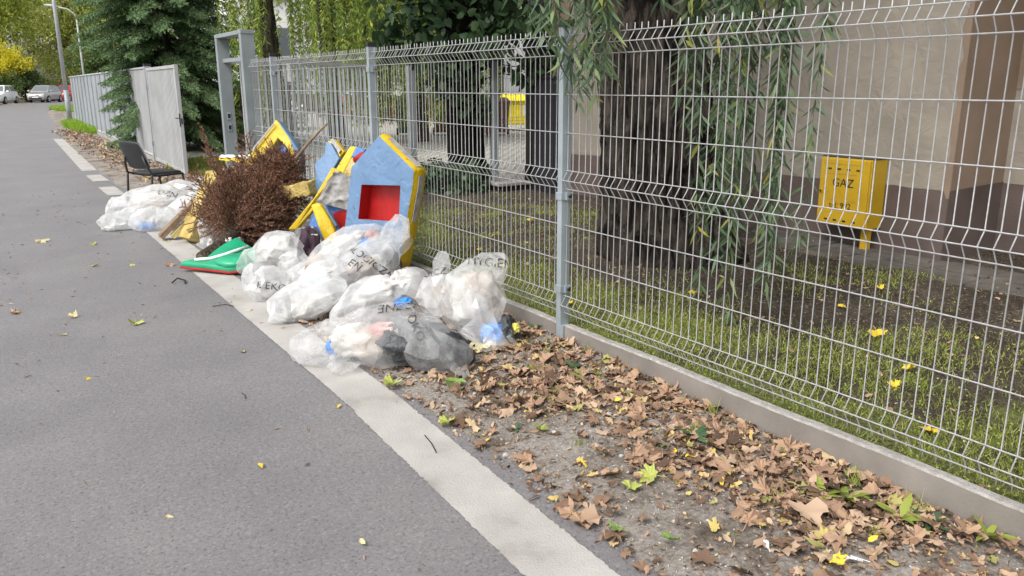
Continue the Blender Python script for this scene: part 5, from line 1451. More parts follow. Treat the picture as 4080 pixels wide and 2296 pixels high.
# third: blue module behind
nB = Vector((.8, .5, -.3)).normalized(); B1 = empty('blue_foam_module', (2.43, 6.68, 0)); b1 = (2.43, 6.68, 0)
tag(B1, 'blue foam module with a yellow and grey edge half behind the dead tree', 'play module')
piece(B1, b1, 'side_cover', [(2.453, 6.713, 0.959), (2.481, 6.664, 0.952), (2.505, 6.548, 0.822), (2.451, 6.577, 0.726), (2.383, 6.618, 0.613), (2.352, 6.634, 0.45), (2.32, 6.65, .05), (2.25, 6.80, .05), (2.35, 6.712, 0.68), (2.358, 6.754, 0.774), (2.427, 6.694, 0.856)], nB * .09, M['blue'])
piece(B1, b1, 'top_edge', [(2.487, 6.761, 0.96), (2.538, 6.704, 0.977), (2.565, 6.578, 0.877), (2.507, 6.583, 0.818)], nB * .05, M['yellow'])
piece(B1, b1, 'hook_tape', [(2.505, 6.725, .969), (2.530, 6.700, .977), (2.553, 6.592, .885), (2.527, 6.590, .86)], Vector((-.012, -.012, .008)), M['velcro'], .002)
piece(B1, b1, 'red_panel', [(2.44, 6.56, .70), (2.36, 6.60, .58), (2.36, 6.58, .40), (2.44, 6.52, .50)], nB * .02, M['red'])
# fourth: yellow gable
nY = Vector((.75, .6, -.3)).normalized(); A1m = empty('yellow_foam_gable', (2.35, 7.9, 0)); a1 = (2.35, 7.9, 0)
tag(A1m, 'yellow foam gable peaking above the dead tree against the mesh fence', 'play module')
piece(A1m, a1, 'gable_frame', [(2.427, 7.978, 1.104), (2.177, 8.131, 0.787), (2.15, 8.05, 0.40), (2.20, 8.0, 0.45), (2.26, 8.005, 0.743), (2.357, 7.936, 0.844), (2.41, 7.91, 0.927), (2.459, 7.806, 0.841), (2.487, 7.708, 0.60), (2.535, 7.677, 0.60), (2.496, 7.796, 0.913)], nY * .09, M['yellow'])
piece(A1m, a1, 'inner_cover', [(2.301, 8.101, 0.55), (2.379, 8.042, 0.838), (2.433, 8.007, 0.922), (2.483, 7.901, 0.835), (2.507, 7.81, 0.55), (2.391, 7.942, 0.50)], nY * .05, M['bluedeep'])
piece(A1m, a1, 'hook_tape', [(2.405, 7.943, 1.062), (2.397, 7.956, 1.066), (2.187, 8.087, 0.80), (2.199, 8.066, 0.79)], Vector((-.006, -.006, .003)), M['velcro'], .001)
piece(A1m, a1, 'back_edge', [(2.437, 7.968, 1.10), (2.496, 7.79, .93), (2.545, 7.67, .79), (2.535, 7.677, .60)], nY * .10 + Vector((.0, .0, .004)), M['blue'])
# base blocks the modules stand on, hidden in the heap
# scraps
sc_ = empty('yellow_foam_scrap', (2.0, 8.0, .0)); tag(sc_, 'yellow and white vinyl scrap lying on top of the dead branches at left', 'scrap')
cloth_sheet(sc_, (2.0, 8.0, 0), 'vinyl', [(1.85, 8.05, .72), (2.06, 7.90, .71), (2.14, 7.98, .74), (1.92, 8.12, .74)], (0, 0, 1), M['yellow'], 24, .02, 4, 12)
cloth_sheet(sc_, (2.0, 8.0, 0), 'white_backing', [(1.87, 8.07, .74), (2.12, 7.92, .74), (2.16, 7.99, .77), (1.92, 8.13, .76)], (0, 0, 1), M['whitevinyl'], 24, .02, 9, 12)
piece(sc_, (2.0, 8.0, 0), 'flap', [(2.02, 7.80, .76), (2.06, 7.79, .76), (2.16, 7.70, .66), (2.13, 7.71, .62)], Vector((.02, .02, -.005)), M['yellow'], .004)
red = empty('red_foam_roll', (2.42, 5.8, .85)); tag(red, 'red foam roll sticking out on both sides behind the foam house', 'scrap')
mb = MB(); mb.tube([(2.40, 5.92, .86), (2.43, 5.86, .885), (2.48, 5.74, .89), (2.53, 5.60, .87), (2.56, 5.46, .86)], [.03, .042, .045, .045, .03], 14); mb.build('roll', M['red'], red, (2.42, 5.8, .85), smooth=True)
mb = MB(); mb.tube([(2.478, 5.745, .89), (2.486, 5.725, .889)], .047, 14); mb.build('seam', M['contents_dark'], red, (2.42, 5.8, .85))
pu = empty('purple_cloth', (2.0, 5.95, 0)); tag(pu, 'dark purple cloth bundle under the yellow arm of the torn module', 'cloth')
blob('bundle', M['purple'], pu, (2.0, 5.95, 0), (1.99, 5.93, .20), (.07, .07, .13), 5)
cloth_sheet(pu, (2.0, 5.95, 0), 'white_piping', [(1.94, 5.93, .325), (2.03, 5.85, .33), (2.035, 5.85, .318), (1.945, 5.93, .312)], (-.5, -.8, .2), M['whitevinyl'], 12, .006, 2)

# foam battens and the board
def beam(root, org, name, p, q, w, t, mat, bevel=.006, side=None, seed=None):
    p, q = Vector(p), Vector(q); d = (q - p).normalized()
    s = Vector(side) if side else d.cross(Vector((0, 0, 1))); s -= d * s.dot(d); s.normalize(); u = d.cross(s).normalized()
    n = 12; rings = []
    for i in range(n + 1):
        c = p.lerp(q, i / n)
        j = [random.uniform(-1, 1) * (.012 if seed is not None else .001) for _ in range(8)]
        rings.append([c - s * (w / 2 + j[0]) - u * (t / 2 + j[1]), c + s * (w / 2 + j[2]) - u * (t / 2 + j[3]), c + s * (w / 2 + j[4]) + u * (t / 2 + j[5]), c - s * (w / 2 + j[6]) + u * (t / 2 + j[7])])
    mb = MB(); mb.loft(rings); return mb.build(name, mat, root, org, bevel=bevel)
bd = empty('wooden_board', (1.3, 8.08, 0)); tag(bd, 'weathered brown board leaning with its foot on the painted line', 'board')
beam(bd, (1.3, 8.08, 0), 'plank', (1.275, 8.09, .035), (1.93, 8.03, .64), .14, .05, M['wood'], .003)
beam(bd, (1.3, 8.08, 0), 'batten', (1.37, 8.03, .035), (1.99, 7.98, .60), .07, .045, M['foam'], .003)
f1 = empty('foam_batten', (1.46, 7.82, 0)); tag(f1, 'thick torn yellow foam batten standing beside the weathered board', 'foam block')
beam(f1, (1.46, 7.82, 0), 'core', (1.47, 7.80, .03), (1.80, 7.93, .60), .17, .13, M['foam'], .015, seed=1)
f2 = empty('foam_block', (2.1, 6.7, 0)); tag(f2, 'pale cut foam block sticking out of the right side of the dead tree', 'foam block')
beam(f2, (2.1, 6.7, 0), 'core', (2.16, 6.90, .52), (2.31, 6.68, .58), .12, .12, M['foam'], .012, seed=2)
f3 = empty('foam_block', (1.85, 8.25, 0)); tag(f3, 'pale foam block end showing behind the upper left of the dead tree', 'foam block')
beam(f3, (1.85, 8.25, 0), 'core', (1.88, 8.35, .02), (1.84, 8.22, .60), .14, .13, M['foam'], .012, seed=3)

# green cushion
gc = empty('green_cushion', (1.4, 6.4, 0)); gco = (1.4, 6.4, 0); tag(gc, 'green vinyl cushion with a white stripe and red edge lying on the painted line', 'cushion')
GP = [(1.163, 6.611, 0.045), (1.358, 6.60, 0.075), (1.52, 6.68, .13), (1.627, 6.669, 0.19), (1.708, 6.385, 0.12), (1.632, 6.169, 0.05), (1.539, 6.18, 0.045), (1.439, 6.232, 0.04), (1.317, 6.389, 0.045)]
def cushion(name, pts, mat, dz, th, bev, sx=1.0):
    c = sum((Vector(p) for p in pts), Vector()) / len(pts)
    mb = MB(); mb.prism([c + (Vector(p) - c) * sx + Vector((0, 0, dz)) for p in pts], (0, 0, -th))
    me = mb.mesh(name, gco, bev, 3); o = link(name, me, mat, gc, True); return o
cushion('cover', GP, M['green'], .035, .045, .018)
cushion('red_edge', [(x, y, max(.02, z)) for x, y, z in GP], M['red'], -.004, .016, .004, 1.02)
mb = MB(); mb.tube([(1.26, 6.53, .098), (1.36, 6.46, .107), (1.46, 6.43, .130), (1.56, 6.43, .155), (1.66, 6.45, .172)], .013, 8); mb.build('white_stripe', M['whitevinyl'], gc, gco, smooth=True)
blob('bulge', M['green'], gc, gco, (1.52, 6.33, .09), (.14, .13, .055), 3, 0, .05)

# ---------------------------------------------------------------- dead spruce
def dead_tree():
    rg = np.random.default_rng(77)
    root = empty('dead_spruce', (1.34, 6.6, 0)); org = np.array([1.34, 6.6, 0])
    tag(root, 'brown dried-out conifer thrown on the heap with its cut trunk to the road', 'dead tree')
    A = np.array([1.33, 6.60, .085]); B = np.array([2.30, 7.34, .72]); ax = B - A; Lx = np.linalg.norm(ax); ax /= Lx
    def axis(t):
        p = A + ax * Lx * t; p[2] += -.10 * math.sin(t * math.pi); return p
    mb = MB(); ts = np.linspace(0, 1, 14); mb.tube([axis(t) for t in ts], [.05 * (1 - t) ** .8 + .008 for t in ts], 12)
    mb.build('trunk', M['deadbark'], root, tuple(org), smooth=True)
    mb = MB(); mb.tube([axis(0) - ax * .004, axis(0) - ax * .001], .043, 12); mb.build('cut_end', M['wood'], root, tuple(org))
    u = np.cross(ax, [0, 0, 1]); u /= np.linalg.norm(u); w = np.cross(u, ax)
    camd = np.array([-.545, -.838, 0.]); right = np.array([.838, -.545, 0.]); Pn, Dn = [], []; mb = MB()
    for wi, t in enumerate(np.linspace(.33, .96, 16)):
        nb_ = 9 if t < .75 else 6
        for k in range(nb_):
            th = 6.283 * (k + .6 * rg.random()) / nb_ + wi * .5
            rad = u * math.cos(th) + w * math.sin(th)
            ln = (.74 * (1 - t) ** .7 + .18) * rg.uniform(.7, 1.15)
            if rad[2] < -.2: ln *= .6
            elif rad[2] > .25: ln *= .62
            ln *= 1 + .12 * max(0, -(rad @ right))
            if rad @ camd > .3: ln *= .62
            if .3 < t < .8 and rad[2] > .35 and rg.random() < .45: ln *= 1.55
            ang = R(rg.uniform(58, 80)); d = ax * math.cos(ang) + rad * math.sin(ang)
            p0 = axis(t); pts = []
            for s in np.linspace(0, 1, 7):
                q = p0 + d * ln * s + np.array([0, 0, .10 * ln * s * s]) + (ax * .10 * ln * s * s)
                q[2] = max(q[2], .04); q[0] = min(q[0], 2.57); pts.append(q)
            mb.tube(pts, [.009 * (1 - s) + .002 for s in np.linspace(0, 1, 7)], 5, False)
            pts = np.array(pts)
            tang = pts[-1] - pts[0]; tang /= np.linalg.norm(tang)
            sd = np.cross(tang, rg.normal(size=3)); sd /= np.linalg.norm(sd)
            twigs = [(pts[1], pts[-1])]
            for s in np.linspace(.14, .97, int(8 + ln * 15)):
                p = np.array([np.interp(s * 6, np.arange(7), pts[:, q]) for q in range(3)])
                for sg in (-1, 1):
                    sv = sd * sg + rg.normal(size=3) * .35; tl = (.26 * (1 - s) + .075) * rg.uniform(.6, 1.15)
                    td = tang * .7 + sv * .7 + np.array([0, 0, .25]); td /= np.linalg.norm(td)
                    e = p + td * tl; e[2] = max(e[2], .03); e[0] = min(e[0], 2.58)
                    twigs.append((p, e))
            for p, e in twigs:
                v = e - p; l = np.linalg.norm(v)
                if l < .01: continue
                m_ = int(l / .0036); tt = rg.random(m_)
                Pn.append(p + v * tt[:, None]); Dn.append(v / l * .7 + rg.normal(size=(m_, 3)) * .6)
                if l > .08: mb.tube([p, e], .0018, 3, False)
    mb.build('branches', M['deadbark'], root, tuple(org))
    P = np.concatenate(Pn); D = np.concatenate(Dn)
    V, F = leaf_arrays(P, D, rg.uniform(.014, .026, len(P)), .0062, 'needle', None, rg)
    o = np_mesh('dry_needles', V - org[None], F, M['deadneedle'], root); o['kind'] = 'stuff'
    # the bare snapped leader
    mb = MB(); mb.tube([(2.28, 7.0, .80), (2.38, 6.98, .92), (2.50, 6.96, 1.04), (2.575, 6.956, 1.10)], [.016, .013, .011, .008], 8); mb.build('leader', M['wood'], root, tuple(org), smooth=True)
    return len(P)
NDEAD = dead_tree()

# ---------------------------------------------------------------- chair
ch = empty('office_chair', (1.62, 10.12, 0), R(24)); tag(ch, 'black upholstered visitor chair standing behind the far rubbish bags', 'chair')
def rounded_slab(nx, ny, fx_, th, mat, name, bulge=.0):
    V = []; n = 14
    for side in (0, 1):
        for j in range(n + 1):
            for i in range(n + 1):
                V.append(fx_(2 * i / n - 1, 2 * j / n - 1, side))
    mb = MB(); k = (n + 1) ** 2; f = []
    for j in range(n):
        for i in range(n):
            a = j * (n + 1) + i
            f.append((a, a + 1, a + n + 2, a + n + 1)); f.append((k + a, k + a + n + 1, k + a + n + 2, k + a + 1))
    rim = [i for i in range(n + 1)] + [(j) * (n + 1) + n for j in range(1, n + 1)] + [n * (n + 1) + i for i in range(n - 1, -1, -1)] + [j * (n + 1) for j in range(n - 1, 0, -1)]
    for a, b in zip(rim, rim[1:] + rim[:1]): f.append((a, k + a, k + b, b))
    mb.add(V, f); return mb.build(name, mat, ch, smooth=True)
def sq(u, v):   # square to rounded square
    k = max(abs(u), abs(v)); 
    r = 1 - .12 * (abs(u) * abs(v)) ** 2
    return u * r, v * r
def seatf(u, v, s):
    a, b = sq(u, v); e = 1 - max(abs(u), abs(v)) ** 6
    return (a * .22 + .02, b * .235, .455 + (.022 * e if s else -.022 * e) - .02 * (a > .6) * (a - .6))
rounded_slab(0, 0, seatf, .05, M['chair'], 'seat')
def backf(u, v, s):
    a, b = sq(u, v); e = 1 - max(abs(u), abs(v)) ** 6
    z = .665 + b * .165
    return (-.20 - .38 * (z - .5) + (.018 * e if s else -.014 * e) - .03 * a * a * -1, a * .225, z)
rounded_slab(0, 0, backf, .03, M['chair'], 'backrest')
for sy in (-1, 1):
    mb = MB(); mb.tube([(-.24, sy * .235, .0), (-.20, sy * .235, .43), (-.19, sy * .235, .46)], .0125, 8); mb.build('leg', M['blackplastic'], ch, smooth=True)
    mb = MB(); mb.tube([(.24, sy * .235, .0), (.19, sy * .235, .44)], .0125, 8); mb.build('leg', M['blackplastic'], ch, smooth=True)
    mb = MB(); mb.tube([(.19, sy * .235, .435), (-.12, sy * .235, .43), (-.20, sy * .235, .46), (-.235, sy * .20, .56), (-.25, sy * .17, .66)], .0125, 8); mb.build('side_tube', M['blackplastic'], ch, smooth=True)
mb = MB(); mb.tube([(-.12, -.235, .43), (-.12, .235, .43)], .011, 8); mb.tube([(.15, -.235, .432), (.15, .235, .432)], .011, 8); mb.build('cross_tube', M['blackplastic'], ch, smooth=True)

# ================================================================== GROUND COVER, LEAVES, SMALL THINGS
rg = np.random.default_rng(91)
def zverge(x, y):
    p = np.stack([np.atleast_1d(x), np.atleast_1d(y), np.zeros(np.size(x))], 1)
    return np.maximum(verge_z(p), .001)

MAPLE = [(0, -.10), (.10, -.06), (.34, -.14), (.37, .02), (.50, .10), (.44, .20), (.52, .36), (.40, .37), (.34, .46), (.22, .40), (.21, .54), (.12, .60), (.0, .82),
         (-.12, .60), (-.21, .54), (-.22, .40), (-.34, .46), (-.40, .37), (-.52, .36), (-.44, .20), (-.50, .10), (-.37, .02), (-.34, -.14), (-.10, -.06)]
OVAL = [(0, 0), (.16, .15), (.24, .38), (.18, .65), (0, 1.0), (-.18, .65), (-.24, .38), (-.16, .15)]
def leaf_verts(outline, size, curl, cup, rgx, torn=0.0):
    """a curled leaf: fan from its middle, bent along and across, sometimes torn"""
    P = np.array([(0, .12)] + list(outline)) * size
    P = P * rgx.uniform(.72, 1.12, (len(P), 1)) * rgx.uniform(.92, 1.08, P.shape)
    if rgx.random() < torn:
        a = rgx.random() * 6.28; d = np.array([math.cos(a), math.sin(a)]); t = rgx.uniform(.05, .3) * size
        q = (P - P[0]) @ d - t; P = P - np.outer(np.maximum(q, 0) * rgx.uniform(.8, 1.0), d)
    x, y = P[:, 0], P[:, 1]
    z = curl * (y / size) ** 2 * size * .5 + cup * (x / size) ** 2 * size + rgx.normal(size=len(P)) * .06 * size
    return np.stack([x, y, z], 1)
def leaf_faces(n): return [(0, i, i % n + 1) for i in range(1, n + 1)]

def scatter_litter(name, label, xy, size, outline, mat, zf, tilt=.35, lift=.006):
    n = len(xy); Vs, Fs = [], []; m_ = len(outline); fc = np.array(leaf_faces(m_)); 
    z = zf(xy[:, 0], xy[:, 1])
    for i in range(n):
        s = size[i]
        v = leaf_verts(outline, s, rg.uniform(-.7, 1.0), rg.uniform(-.5, 1.0), rg, .65)
        e = Euler((rg.normal() * tilt, rg.normal() * tilt, rg.random() * 6.28)).to_matrix()
        v = v @ np.array(e).T
        v[:, 2] -= min(0, v[:, 2].min()) * .8
        Vs.append(v + [xy[i, 0], xy[i, 1], z[i] + lift * rg.random()]); Fs.append(fc + i * (m_ + 1))
    o = np_mesh(name, np.concatenate(Vs), np.concatenate(Fs), mat); tag(o, label, 'leaves', None, 'stuff'); return o

def sample_verge(n, y0, y1, dens):
    out = []
    while len(out) < n:
        m_ = n * 2
        x = rg.uniform(1.48, 2.595, m_); y = rg.uniform(y0, y1, m_)
        k = rg.random(m_) < dens(x, y)
        out += list(zip(x[k], y[k]))
    return np.array(out[:n])
def dens(x, y):
    p = np.stack([x, y, 0 * x], 1)
    base = .30 + .70 * np.clip((x - 1.60) / .6, 0, 1)
    hole = np.clip(1 - 1.0 * np.exp(-(((x - 1.78) / .22) ** 2 + ((y - 2.35) / .5) ** 2)) - .7 * np.exp(-(((x - 1.75) / .3) ** 2 + ((y - 1.45) / .35) ** 2)), .08, 1)
    return np.clip(base * hole * (.65 + .6 * vnoise(p, 3.2, 4)), 0, 1)
xy = sample_verge(1350, .3, 5.2, dens)
scatter_litter('leaf_litter', 'thick layer of broken brown leaves covering the verge by the fence', xy, rg.gamma(4.5, .0115, len(xy)) + .012, MAPLE, M['litter'], zverge, .18, .010)
xy = sample_verge(13000, .3, 5.6, lambda x, y: np.clip(dens(x, y) * 1.2 + .10, 0, 1))
scatter_litter('leaf_crumbs', 'small crumbs of dry leaf strewn between the leaves on the verge', xy, rg.gamma(3, .006, len(xy)) + .006, OVAL, M['litter'], zverge, .5, .008)
xy = np.stack([rg.uniform(1.6, 2.66, 2600), rg.uniform(10.5, 30, 2600)], 1); xy = xy[xy[:, 0] > 1.75 + .35 * rg.random(len(xy))]
scatter_litter('far_leaf_litter', 'band of orange brown leaves along the foot of the metal fence', xy, rg.uniform(.05, .11, len(xy)), OVAL, M['litter'], lambda x, y: 0 * x + .02, .45, .02)
ny = 900
xy = np.stack([rg.uniform(2.75, 6.0, ny), rg.uniform(-.8, 8.8, ny)], 1)
scatter_litter('yard_leaf_litter', 'scattered yellow and brown leaves on the yard soil behind the fence', xy, rg.uniform(.02, .055, ny), OVAL, M['litter'], lambda x, y: yard_z(np.stack([x, y, 0 * x], 1)), .3, .01)

# yard grass, patchy along the fence
n = 190000
P = np.stack([rg.uniform(2.67, 5.6, n), rg.uniform(-1.2, 8.9, n), np.zeros(n)], 1)
k = (.46 + .70 * vnoise(P, 1.1, 21) + .55 * vnoise(P, 3.6, 22) + .35 * vnoise(P, 12, 23) + .42 * np.exp(-((P[:, 0] - 3.15) / .55) ** 2) - .35 * (P[:, 0] - 2.7) / 2.2 - 1.2 * np.exp(-((P[:, 0] - 4.5) ** 2 + (P[:, 1] - 4.7) ** 2) / .8)) > .62 + .38 * rg.normal(size=n)
P = P[k]; P[:, 2] = yard_z(P)
D = np.stack([rg.normal(size=len(P)) * .6, rg.normal(size=len(P)) * .6, np.ones(len(P))], 1)
V, F = leaf_arrays(P, D, rg.uniform(.016, .05, len(P)), .0036, 'blade', None, rg)
q = rg.random(len(P)) < .25; Pq = P[q] + [0, 0, .012]
V2, F2 = leaf_arrays(Pq, np.stack([rg.normal(size=len(Pq)), rg.normal(size=len(Pq)), .35 * np.ones(len(Pq))], 1), .011, .011, 'rhomb', None, rg)
V, F = join([(V, F), (V2, F2)])
o = np_mesh('yard_grass', V, F, M['grass']); tag(o, 'short patchy green grass and clover behind the mesh fence', 'grass', None, 'stuff')

# leaves one can pick out: shared outlines, an object each
def leaf_proto(name, outline, mat, sd, curl=.3, cup=.4, stalk=True, torn=0.0):
    rgx = np.random.default_rng(sd)
    v = leaf_verts(outline, 1.0, curl, cup, rgx, torn); f = leaf_faces(len(outline))
    v = [tuple(q) for q in v]; f = list(f)
    if stalk:
        b = len(v); v += [(-.012, .1, .03), (.012, .1, .03), (.02, -.5, .05), (-.005, -.5, .05)]; f.append((b, b + 1, b + 2, b + 3))
    me = bpy.data.meshes.new(name); me.from_pydata(v, [], f); me.materials.append(mat); return me
PROT = {}
for mname in ('brownleaf', 'palegreenleaf', 'greenleaf', 'yellowfall', 'paleleaf'):
    PROT[mname] = [leaf_proto('fallen_leaf', MAPLE, M[mname], 10 * i + len(mname), .35 * (i - 1), .25 + .3 * i) for i in range(4)]
    if mname == 'brownleaf': PROT[mname] += [leaf_proto('fallen_leaf', MAPLE, M[mname], 400 + i, random.uniform(-.7, .9), random.uniform(-.3, 1.1), i % 2 == 0, .8) for i in range(14)]
    PROT[mname + '_oval'] = [leaf_proto('fallen_leaf', OVAL, M[mname], 10 * i + 3 + len(mname), .4 * (i - 1), .4 + .3 * i, False) for i in range(3)]
def put_leaf(x, y, z, size, pk, label, group=None, name='fallen_leaf', rz=None, tilt=.18):
    me = random.choice(PROT[pk]); o = bpy.data.objects.new(name, me); col.objects.link(o)
    o.location = (x, y, z + .001 + size * .03); o.scale = (size,) * 3
    o.rotation_euler = (random.gauss(0, tilt), random.gauss(0, tilt), random.uniform(0, 6.28) if rz is None else rz)
    tag(o, label, 'leaf', group); return o
xy = sample_verge(210, .55, 5.0, dens)
for x, y in xy:
    put_leaf(x, y, float(zverge(x, y)[0]) + .012, random.uniform(.055, .11), 'brownleaf', 'curled brown maple leaf on the verge between asphalt and fence', 'large brown maple leaves on the verge', 'maple_leaf', tilt=.2)
xy = sample_verge(46, .5, 5.0, lambda x, y: .5 + 0 * x)
for x, y in xy:
    put_leaf(x, y, float(zverge(x, y)[0]) + .012, random.uniform(.03, .05), 'yellowfall_oval', 'small yellow leaf lying among the brown litter of the verge', 'small yellow leaves on the verge', tilt=.3)
SPOT = [  # x, y, size, kind, label
    (2.12, 3.62, .15, 'paleleaf', 'big dull yellow maple leaf just right of the front bag'),
    (1.52, 3.39, .10, 'palegreenleaf', 'yellow-green leaf at the asphalt edge below the front bag'),
    (1.76, 3.22, .11, 'greenleaf', 'green and yellow maple leaf on the verge below the front bag'),
    (1.52, 2.84, .08, 'palegreenleaf', 'small greenish leaf by the asphalt edge, below the green one'),
    (1.89, 1.96, .10, 'palegreenleaf', 'pale yellow maple leaf in the middle of the near verge'),
    (1.76, 1.94, .08, 'palegreenleaf', 'yellow leaf touching the pale maple leaf on the near verge'),
    (1.62, 1.87, .085, 'brownleaf', 'orange-brown star shaped maple leaf on the bare gravel'),
    (1.56, 1.77, .07, 'greenleaf', 'fresh green maple leaf on the bare gravel patch'),
    (1.65, 1.61, .075, 'greenleaf', 'large green leaf with a stalk near the bottom edge'),
    (1.97, 1.26, .07, 'yellowfall', 'vivid yellow leaf at the bottom edge of the photo'),
    (2.11, 2.02, .045, 'yellowfall_oval', 'folded yellow leaf in the brown litter at right'),
    (2.12, 2.33, .05, 'yellowfall_oval', 'bright yellow folded leaf on the middle of the verge'),
    (.0, 5.95, .10, 'brownleaf', 'orange-brown leaf at the left edge on the asphalt'),
    (.26, 4.34, .07, 'yellowfall_oval', 'yellow oval leaf alone on the left of the asphalt'),
    (.25, 5.21, .06, 'paleleaf_oval', 'pale yellow leaf on the asphalt above the yellow oval one'),
    (.63, 5.25, .10, 'palegreenleaf', 'yellow-green maple leaf in the middle of the asphalt'),
    (.33, 5.6, .07, 'paleleaf', 'small withered pale leaf on the left of the asphalt'),
    (1.04, 4.30, .07, 'palegreenleaf_oval', 'yellow-green leaf on the asphalt near the painted line'),
    (.72, 2.87, .05, 'yellowfall_oval', 'small yellow leaf in the middle of the near asphalt'),
    (.34, 2.70, .045, 'paleleaf_oval', 'thin pale willow leaf low on the asphalt'),
    (.84, 2.20, .045, 'paleleaf_oval', 'narrow pale leaf at the bottom of the asphalt'),
    (.32, 8.67, .13, 'paleleaf', 'pale cream leaf on the asphalt left of the trailing white bag'),
    (.75, 8.27, .11, 'palegreenleaf_oval', 'yellowish leaf on the asphalt below the trailing white bag'),
    (.86, 7.09, .09, 'palegreenleaf_oval', 'pale green leaf on the asphalt in front of the board'),
    (.65, 7.18, .09, 'palegreenleaf_oval', 'pale leaf on the asphalt, second in front of the board'),
    (1.12, 6.85, .10, 'brownleaf', 'curled brown leaf beside the tip of the green cushion'),
    (1.20, 3.30, .04, 'yellowfall_oval', 'tiny yellow leaf on the painted line below the bags'),
    (1.37, 4.65, .045, 'brownleaf_oval', 'brown leaf scrap on the painted line by the long bag'),
    (1.30, 5.13, .05, 'yellowfall_oval', 'yellow-green leaf on the painted line under the small bag'),
    (1.33, 7.95, .06, 'yellowfall_oval', 'yellow leaf at the foot of the weathered board'),
    (1.50, 7.58, .06, 'yellowfall_oval', 'yellow leaf at the foot of the foam batten'),
]
for x, y, s, k_, lab in SPOT:
    z = .006 if x < 1.5 else float(zverge(x, y)[0]) + .022
    put_leaf(x, y, z, s, k_, lab)
NTH = ['nearest', 'second nearest', 'third nearest', 'fourth nearest', 'fifth nearest', 'sixth nearest', 'seventh nearest', 'eighth nearest', 'ninth nearest', 'tenth nearest', 'eleventh nearest', 'twelfth nearest', 'thirteenth nearest', 'fourteenth nearest']
YL = ((4.0, 2.45, .12), (3.55, 2.0, .08), (3.75, 3.6, .07), (4.3, 2.9, .06), (3.0, 1.55, .08), (3.3, 1.9, .06), (3.1, 4.9, .07), (3.3, 5.6, .08), (3.8, 6.1, .08), (4.5, 6.6, .08), (2.95, 3.9, .09), (4.9, 3.0, .07))
for x, y, s in YL:
    kk = sorted(YL, key=lambda q: q[0] ** 2 + q[1] ** 2).index((x, y, s))
    put_leaf(x, y, float(yard_z(np.array([[x, y, 0]]))[0]) + .02, s, 'yellowfall', 'yellow leaf on the ground behind the mesh fence, ' + NTH[kk] + ' to the camera', 'yellow leaves behind the mesh fence')

# stones
def stone(x, y, s, lab, grp=None, mat='stone'):
    bm = bmesh.new(); bmesh.ops.create_icosphere(bm, subdivisions=2, radius=1)
    P_ = np.array([v.co[:] for v in bm.verts]); d = 1 + .35 * vnoise(P_, 1.4, random.random() * 50)
    for v, k_ in zip(bm.verts, d): v.co = Vector((v.co.x * s, v.co.y * s * .8, v.co.z * s * .6)) * float(k_)
    me = bpy.data.meshes.new('stone'); bm.to_mesh(me); bm.free()
    o = link('stone', me, M[mat]); o.location = (x, y, float(zverge(x, y)[0]) + s * .3); o.rotation_euler = (0, 0, random.random() * 6)
    tag(o, lab, 'stone', grp)
stone(2.19, 2.17, .018, 'pale grey stone, the largest pebble in the brown litter')
stone(2.30, 2.27, .015, 'grey stone right behind the largest pebble')
for x, y in sample_verge(46, .5, 4.6, lambda x, y: .5 + 0 * x):
    stone(x, y, random.uniform(.006, .016), 'small pale pebble on the leafy verge', 'pebbles on the verge')
# gravel grit
n = 5000
P = np.stack([rg.uniform(1.5, 2.5, n), rg.uniform(.4, 6, n), np.zeros(n)], 1)
P = P[rg.random(n) > .75 * dens(P[:, 0], P[:, 1])]; P[:, 2] = np.maximum(verge_z(P), .001) + .001
V, F = leaf_arrays(P, np.stack([rg.normal(size=len(P)), rg.normal(size=len(P)), np.abs(rg.normal(size=len(P))) * .5], 1), rg.uniform(.004, .012, len(P)), rg.uniform(.004, .010, len(P)), 'rhomb', None, rg)
o = np_mesh('gravel', V, F, M['stone']); tag(o, 'fine pale grit on the bare parts of the verge', 'gravel', None, 'stuff')

# weeds on the verge
def weed(x, y, s, lab, kind=0):
    r_ = empty('weed', (x, y, float(zverge(x, y)[0]))); tag(r_, lab, 'weed', 'weeds on the verge')
    nl = random.randint(6, 11); P_, D_ = [], []
    if kind == 0:
        for i in range(nl):
            a = 6.28 * i / nl + random.random(); P_.append((0, 0, .004)); D_.append((math.cos(a), math.sin(a), random.uniform(.25, 1.0)))
        V, F = leaf_arrays(np.array(P_), np.array(D_), s * rg.uniform(.7, 1.2, nl), s * .32, 'lance', np.array([[0, 0, 1.]] * nl) + rg.normal(size=(nl, 3)) * .2, rg)
    else:
        nl = 26
        for i in range(nl):
            a = random.random() * 6.28; P_.append((random.gauss(0, .012), random.gauss(0, .012), .0)); D_.append((math.cos(a) * .5, math.sin(a) * .5, 1))
        V, F = leaf_arrays(np.array(P_), np.array(D_), s * rg.uniform(.6, 1.3, nl), .004, 'blade', None, rg)
    np_mesh('leaves', V, F, M['grass'] if kind else M['ivyleaf' if random.random() < .3 else 'grass'], r_)
WD = ((2.45, 3.42, .07, 0), (2.36, 3.05, .09, 0), (2.40, 2.9, .05, 1), (2.20, 3.15, .05, 0), (1.72, 2.62, .05, 0), (1.8, 2.55, .05, 0), (1.86, 2.36, .03, 1), (2.30, 2.15, .10, 0), (2.34, 2.2, .06, 1), (2.54, 2.28, .07, 1), (2.50, 1.55, .08, 1), (2.33, 1.56, .10, 0), (2.38, 1.50, .08, 0), (2.16, 1.62, .05, 1), (2.42, 1.32, .10, 0), (2.46, 1.24, .07, 0), (2.55, 1.10, .08, 0), (2.25, 1.30, .05, 1), (2.52, 1.32, .08, 1), (1.98, 3.55, .04, 0), (2.1, 2.85, .05, 1), (2.57, 3.7, .07, 0), (2.57, 3.2, .06, 1), (2.2, 1.9, .05, 0))
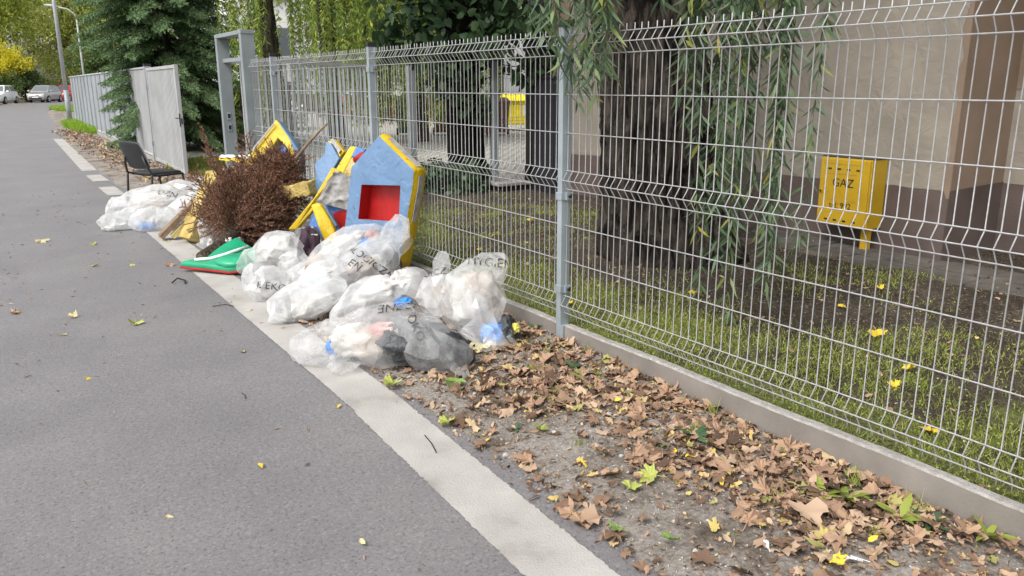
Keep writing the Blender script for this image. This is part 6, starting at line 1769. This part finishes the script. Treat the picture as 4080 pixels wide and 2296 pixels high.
for x, y, s, kd in WD:
    kk = sorted([q for q in WD if q[3] == kd], key=lambda q: q[0] ** 2 + q[1] ** 2).index((x, y, s, kd))
    weed(x, y, s, ('small leafy green weed in the brown verge litter, ' if kd == 0 else 'thin grassy tuft in the verge, ') + NTH[kk] + ' to the camera', kd)

# twigs, feathers
def twig(pts, r, lab):
    o_ = pts[0]; mb = MB(); mb.tube(pts, r, 5)
    o = mb.build('twig', M['deadbark'], None, tuple(o_)); tag(o, lab, 'twig')
twig([(1.34, 2.62, .008), (1.36, 2.70, .012), (1.375, 2.79, .009)], .0022, 'short dark twig lying on the painted line')
twig([(1.12, 5.38, .006), (1.2, 5.36, .012), (1.24, 5.30, .006)], .003, 'thin curved stick on the asphalt by the painted line')
twig([(.86, 3.62, .006), (.87, 3.66, .008), (.865, 3.70, .006)], .002, 'tiny dark twig on the asphalt')
twig([(1.02, 6.20, .01), (1.07, 6.25, .03), (1.12, 6.22, .012), (1.10, 6.14, .01)], .006, 'knotted brown sprig on the asphalt in front of the green cushion')
def feather(x, y, s, rz, lab, flat):
    r_ = empty('feather', (x, y, float(zverge(x, y)[0]) + .015), rz); tag(r_, lab, 'feather')
    nb = 26; t = np.linspace(0, 1, nb)
    Pp = np.stack([t * s, 0 * t, .01 * np.sin(t * 3)], 1); Pp = np.repeat(Pp, 2, 0); sg = np.tile([1, -1], nb)
    Dd = np.stack([.6 + 0 * sg, sg, (0 if flat else 1) * .5 * np.abs(rg.normal(size=len(sg)))], 1)
    V, F = leaf_arrays(Pp, Dd, s * .28 * np.repeat(np.sin(t * 2.6 + .4), 2), .004, 'rhomb', None, rg)
    np_mesh('barbs', V, F, M['feather'], r_)
    mb = MB(); mb.tube([(-.02, 0, 0), (s * .5, 0, .012), (s, 0, .002)], .0012, 4); mb.build('shaft', M['feather'], r_)
feather(1.87, 1.42, .035, 1.0, 'fluffy white feather on the gravel near the bottom edge', False)
feather(2.06, 1.22, .05, 2.4, 'long grey white feather in the litter at the bottom right', True)

# bits of bark, dry scraps and grit blown over the asphalt
n = 420
P = np.stack([rg.uniform(-.2, 1.5, n), rg.uniform(1.2, 13, n), np.full(n, .003)], 1)
k = rg.random(n) < np.clip(.25 + .75 * (P[:, 1] - 2) / 7, .2, 1)
P = P[k]; D = np.stack([rg.normal(size=len(P)), rg.normal(size=len(P)), .12 * np.abs(rg.normal(size=len(P)))], 1)
V, F = leaf_arrays(P, D, rg.uniform(.008, .045, len(P)), rg.uniform(.003, .010, len(P)), 'rhomb', np.array([[0, 0, 1.]] * len(P)) + .3 * rg.normal(size=(len(P), 3)), rg)
o = np_mesh('road_scraps', V, F, M['litter']); tag(o, 'tiny dry scraps and twigs scattered over the asphalt', 'scraps', None, 'stuff')
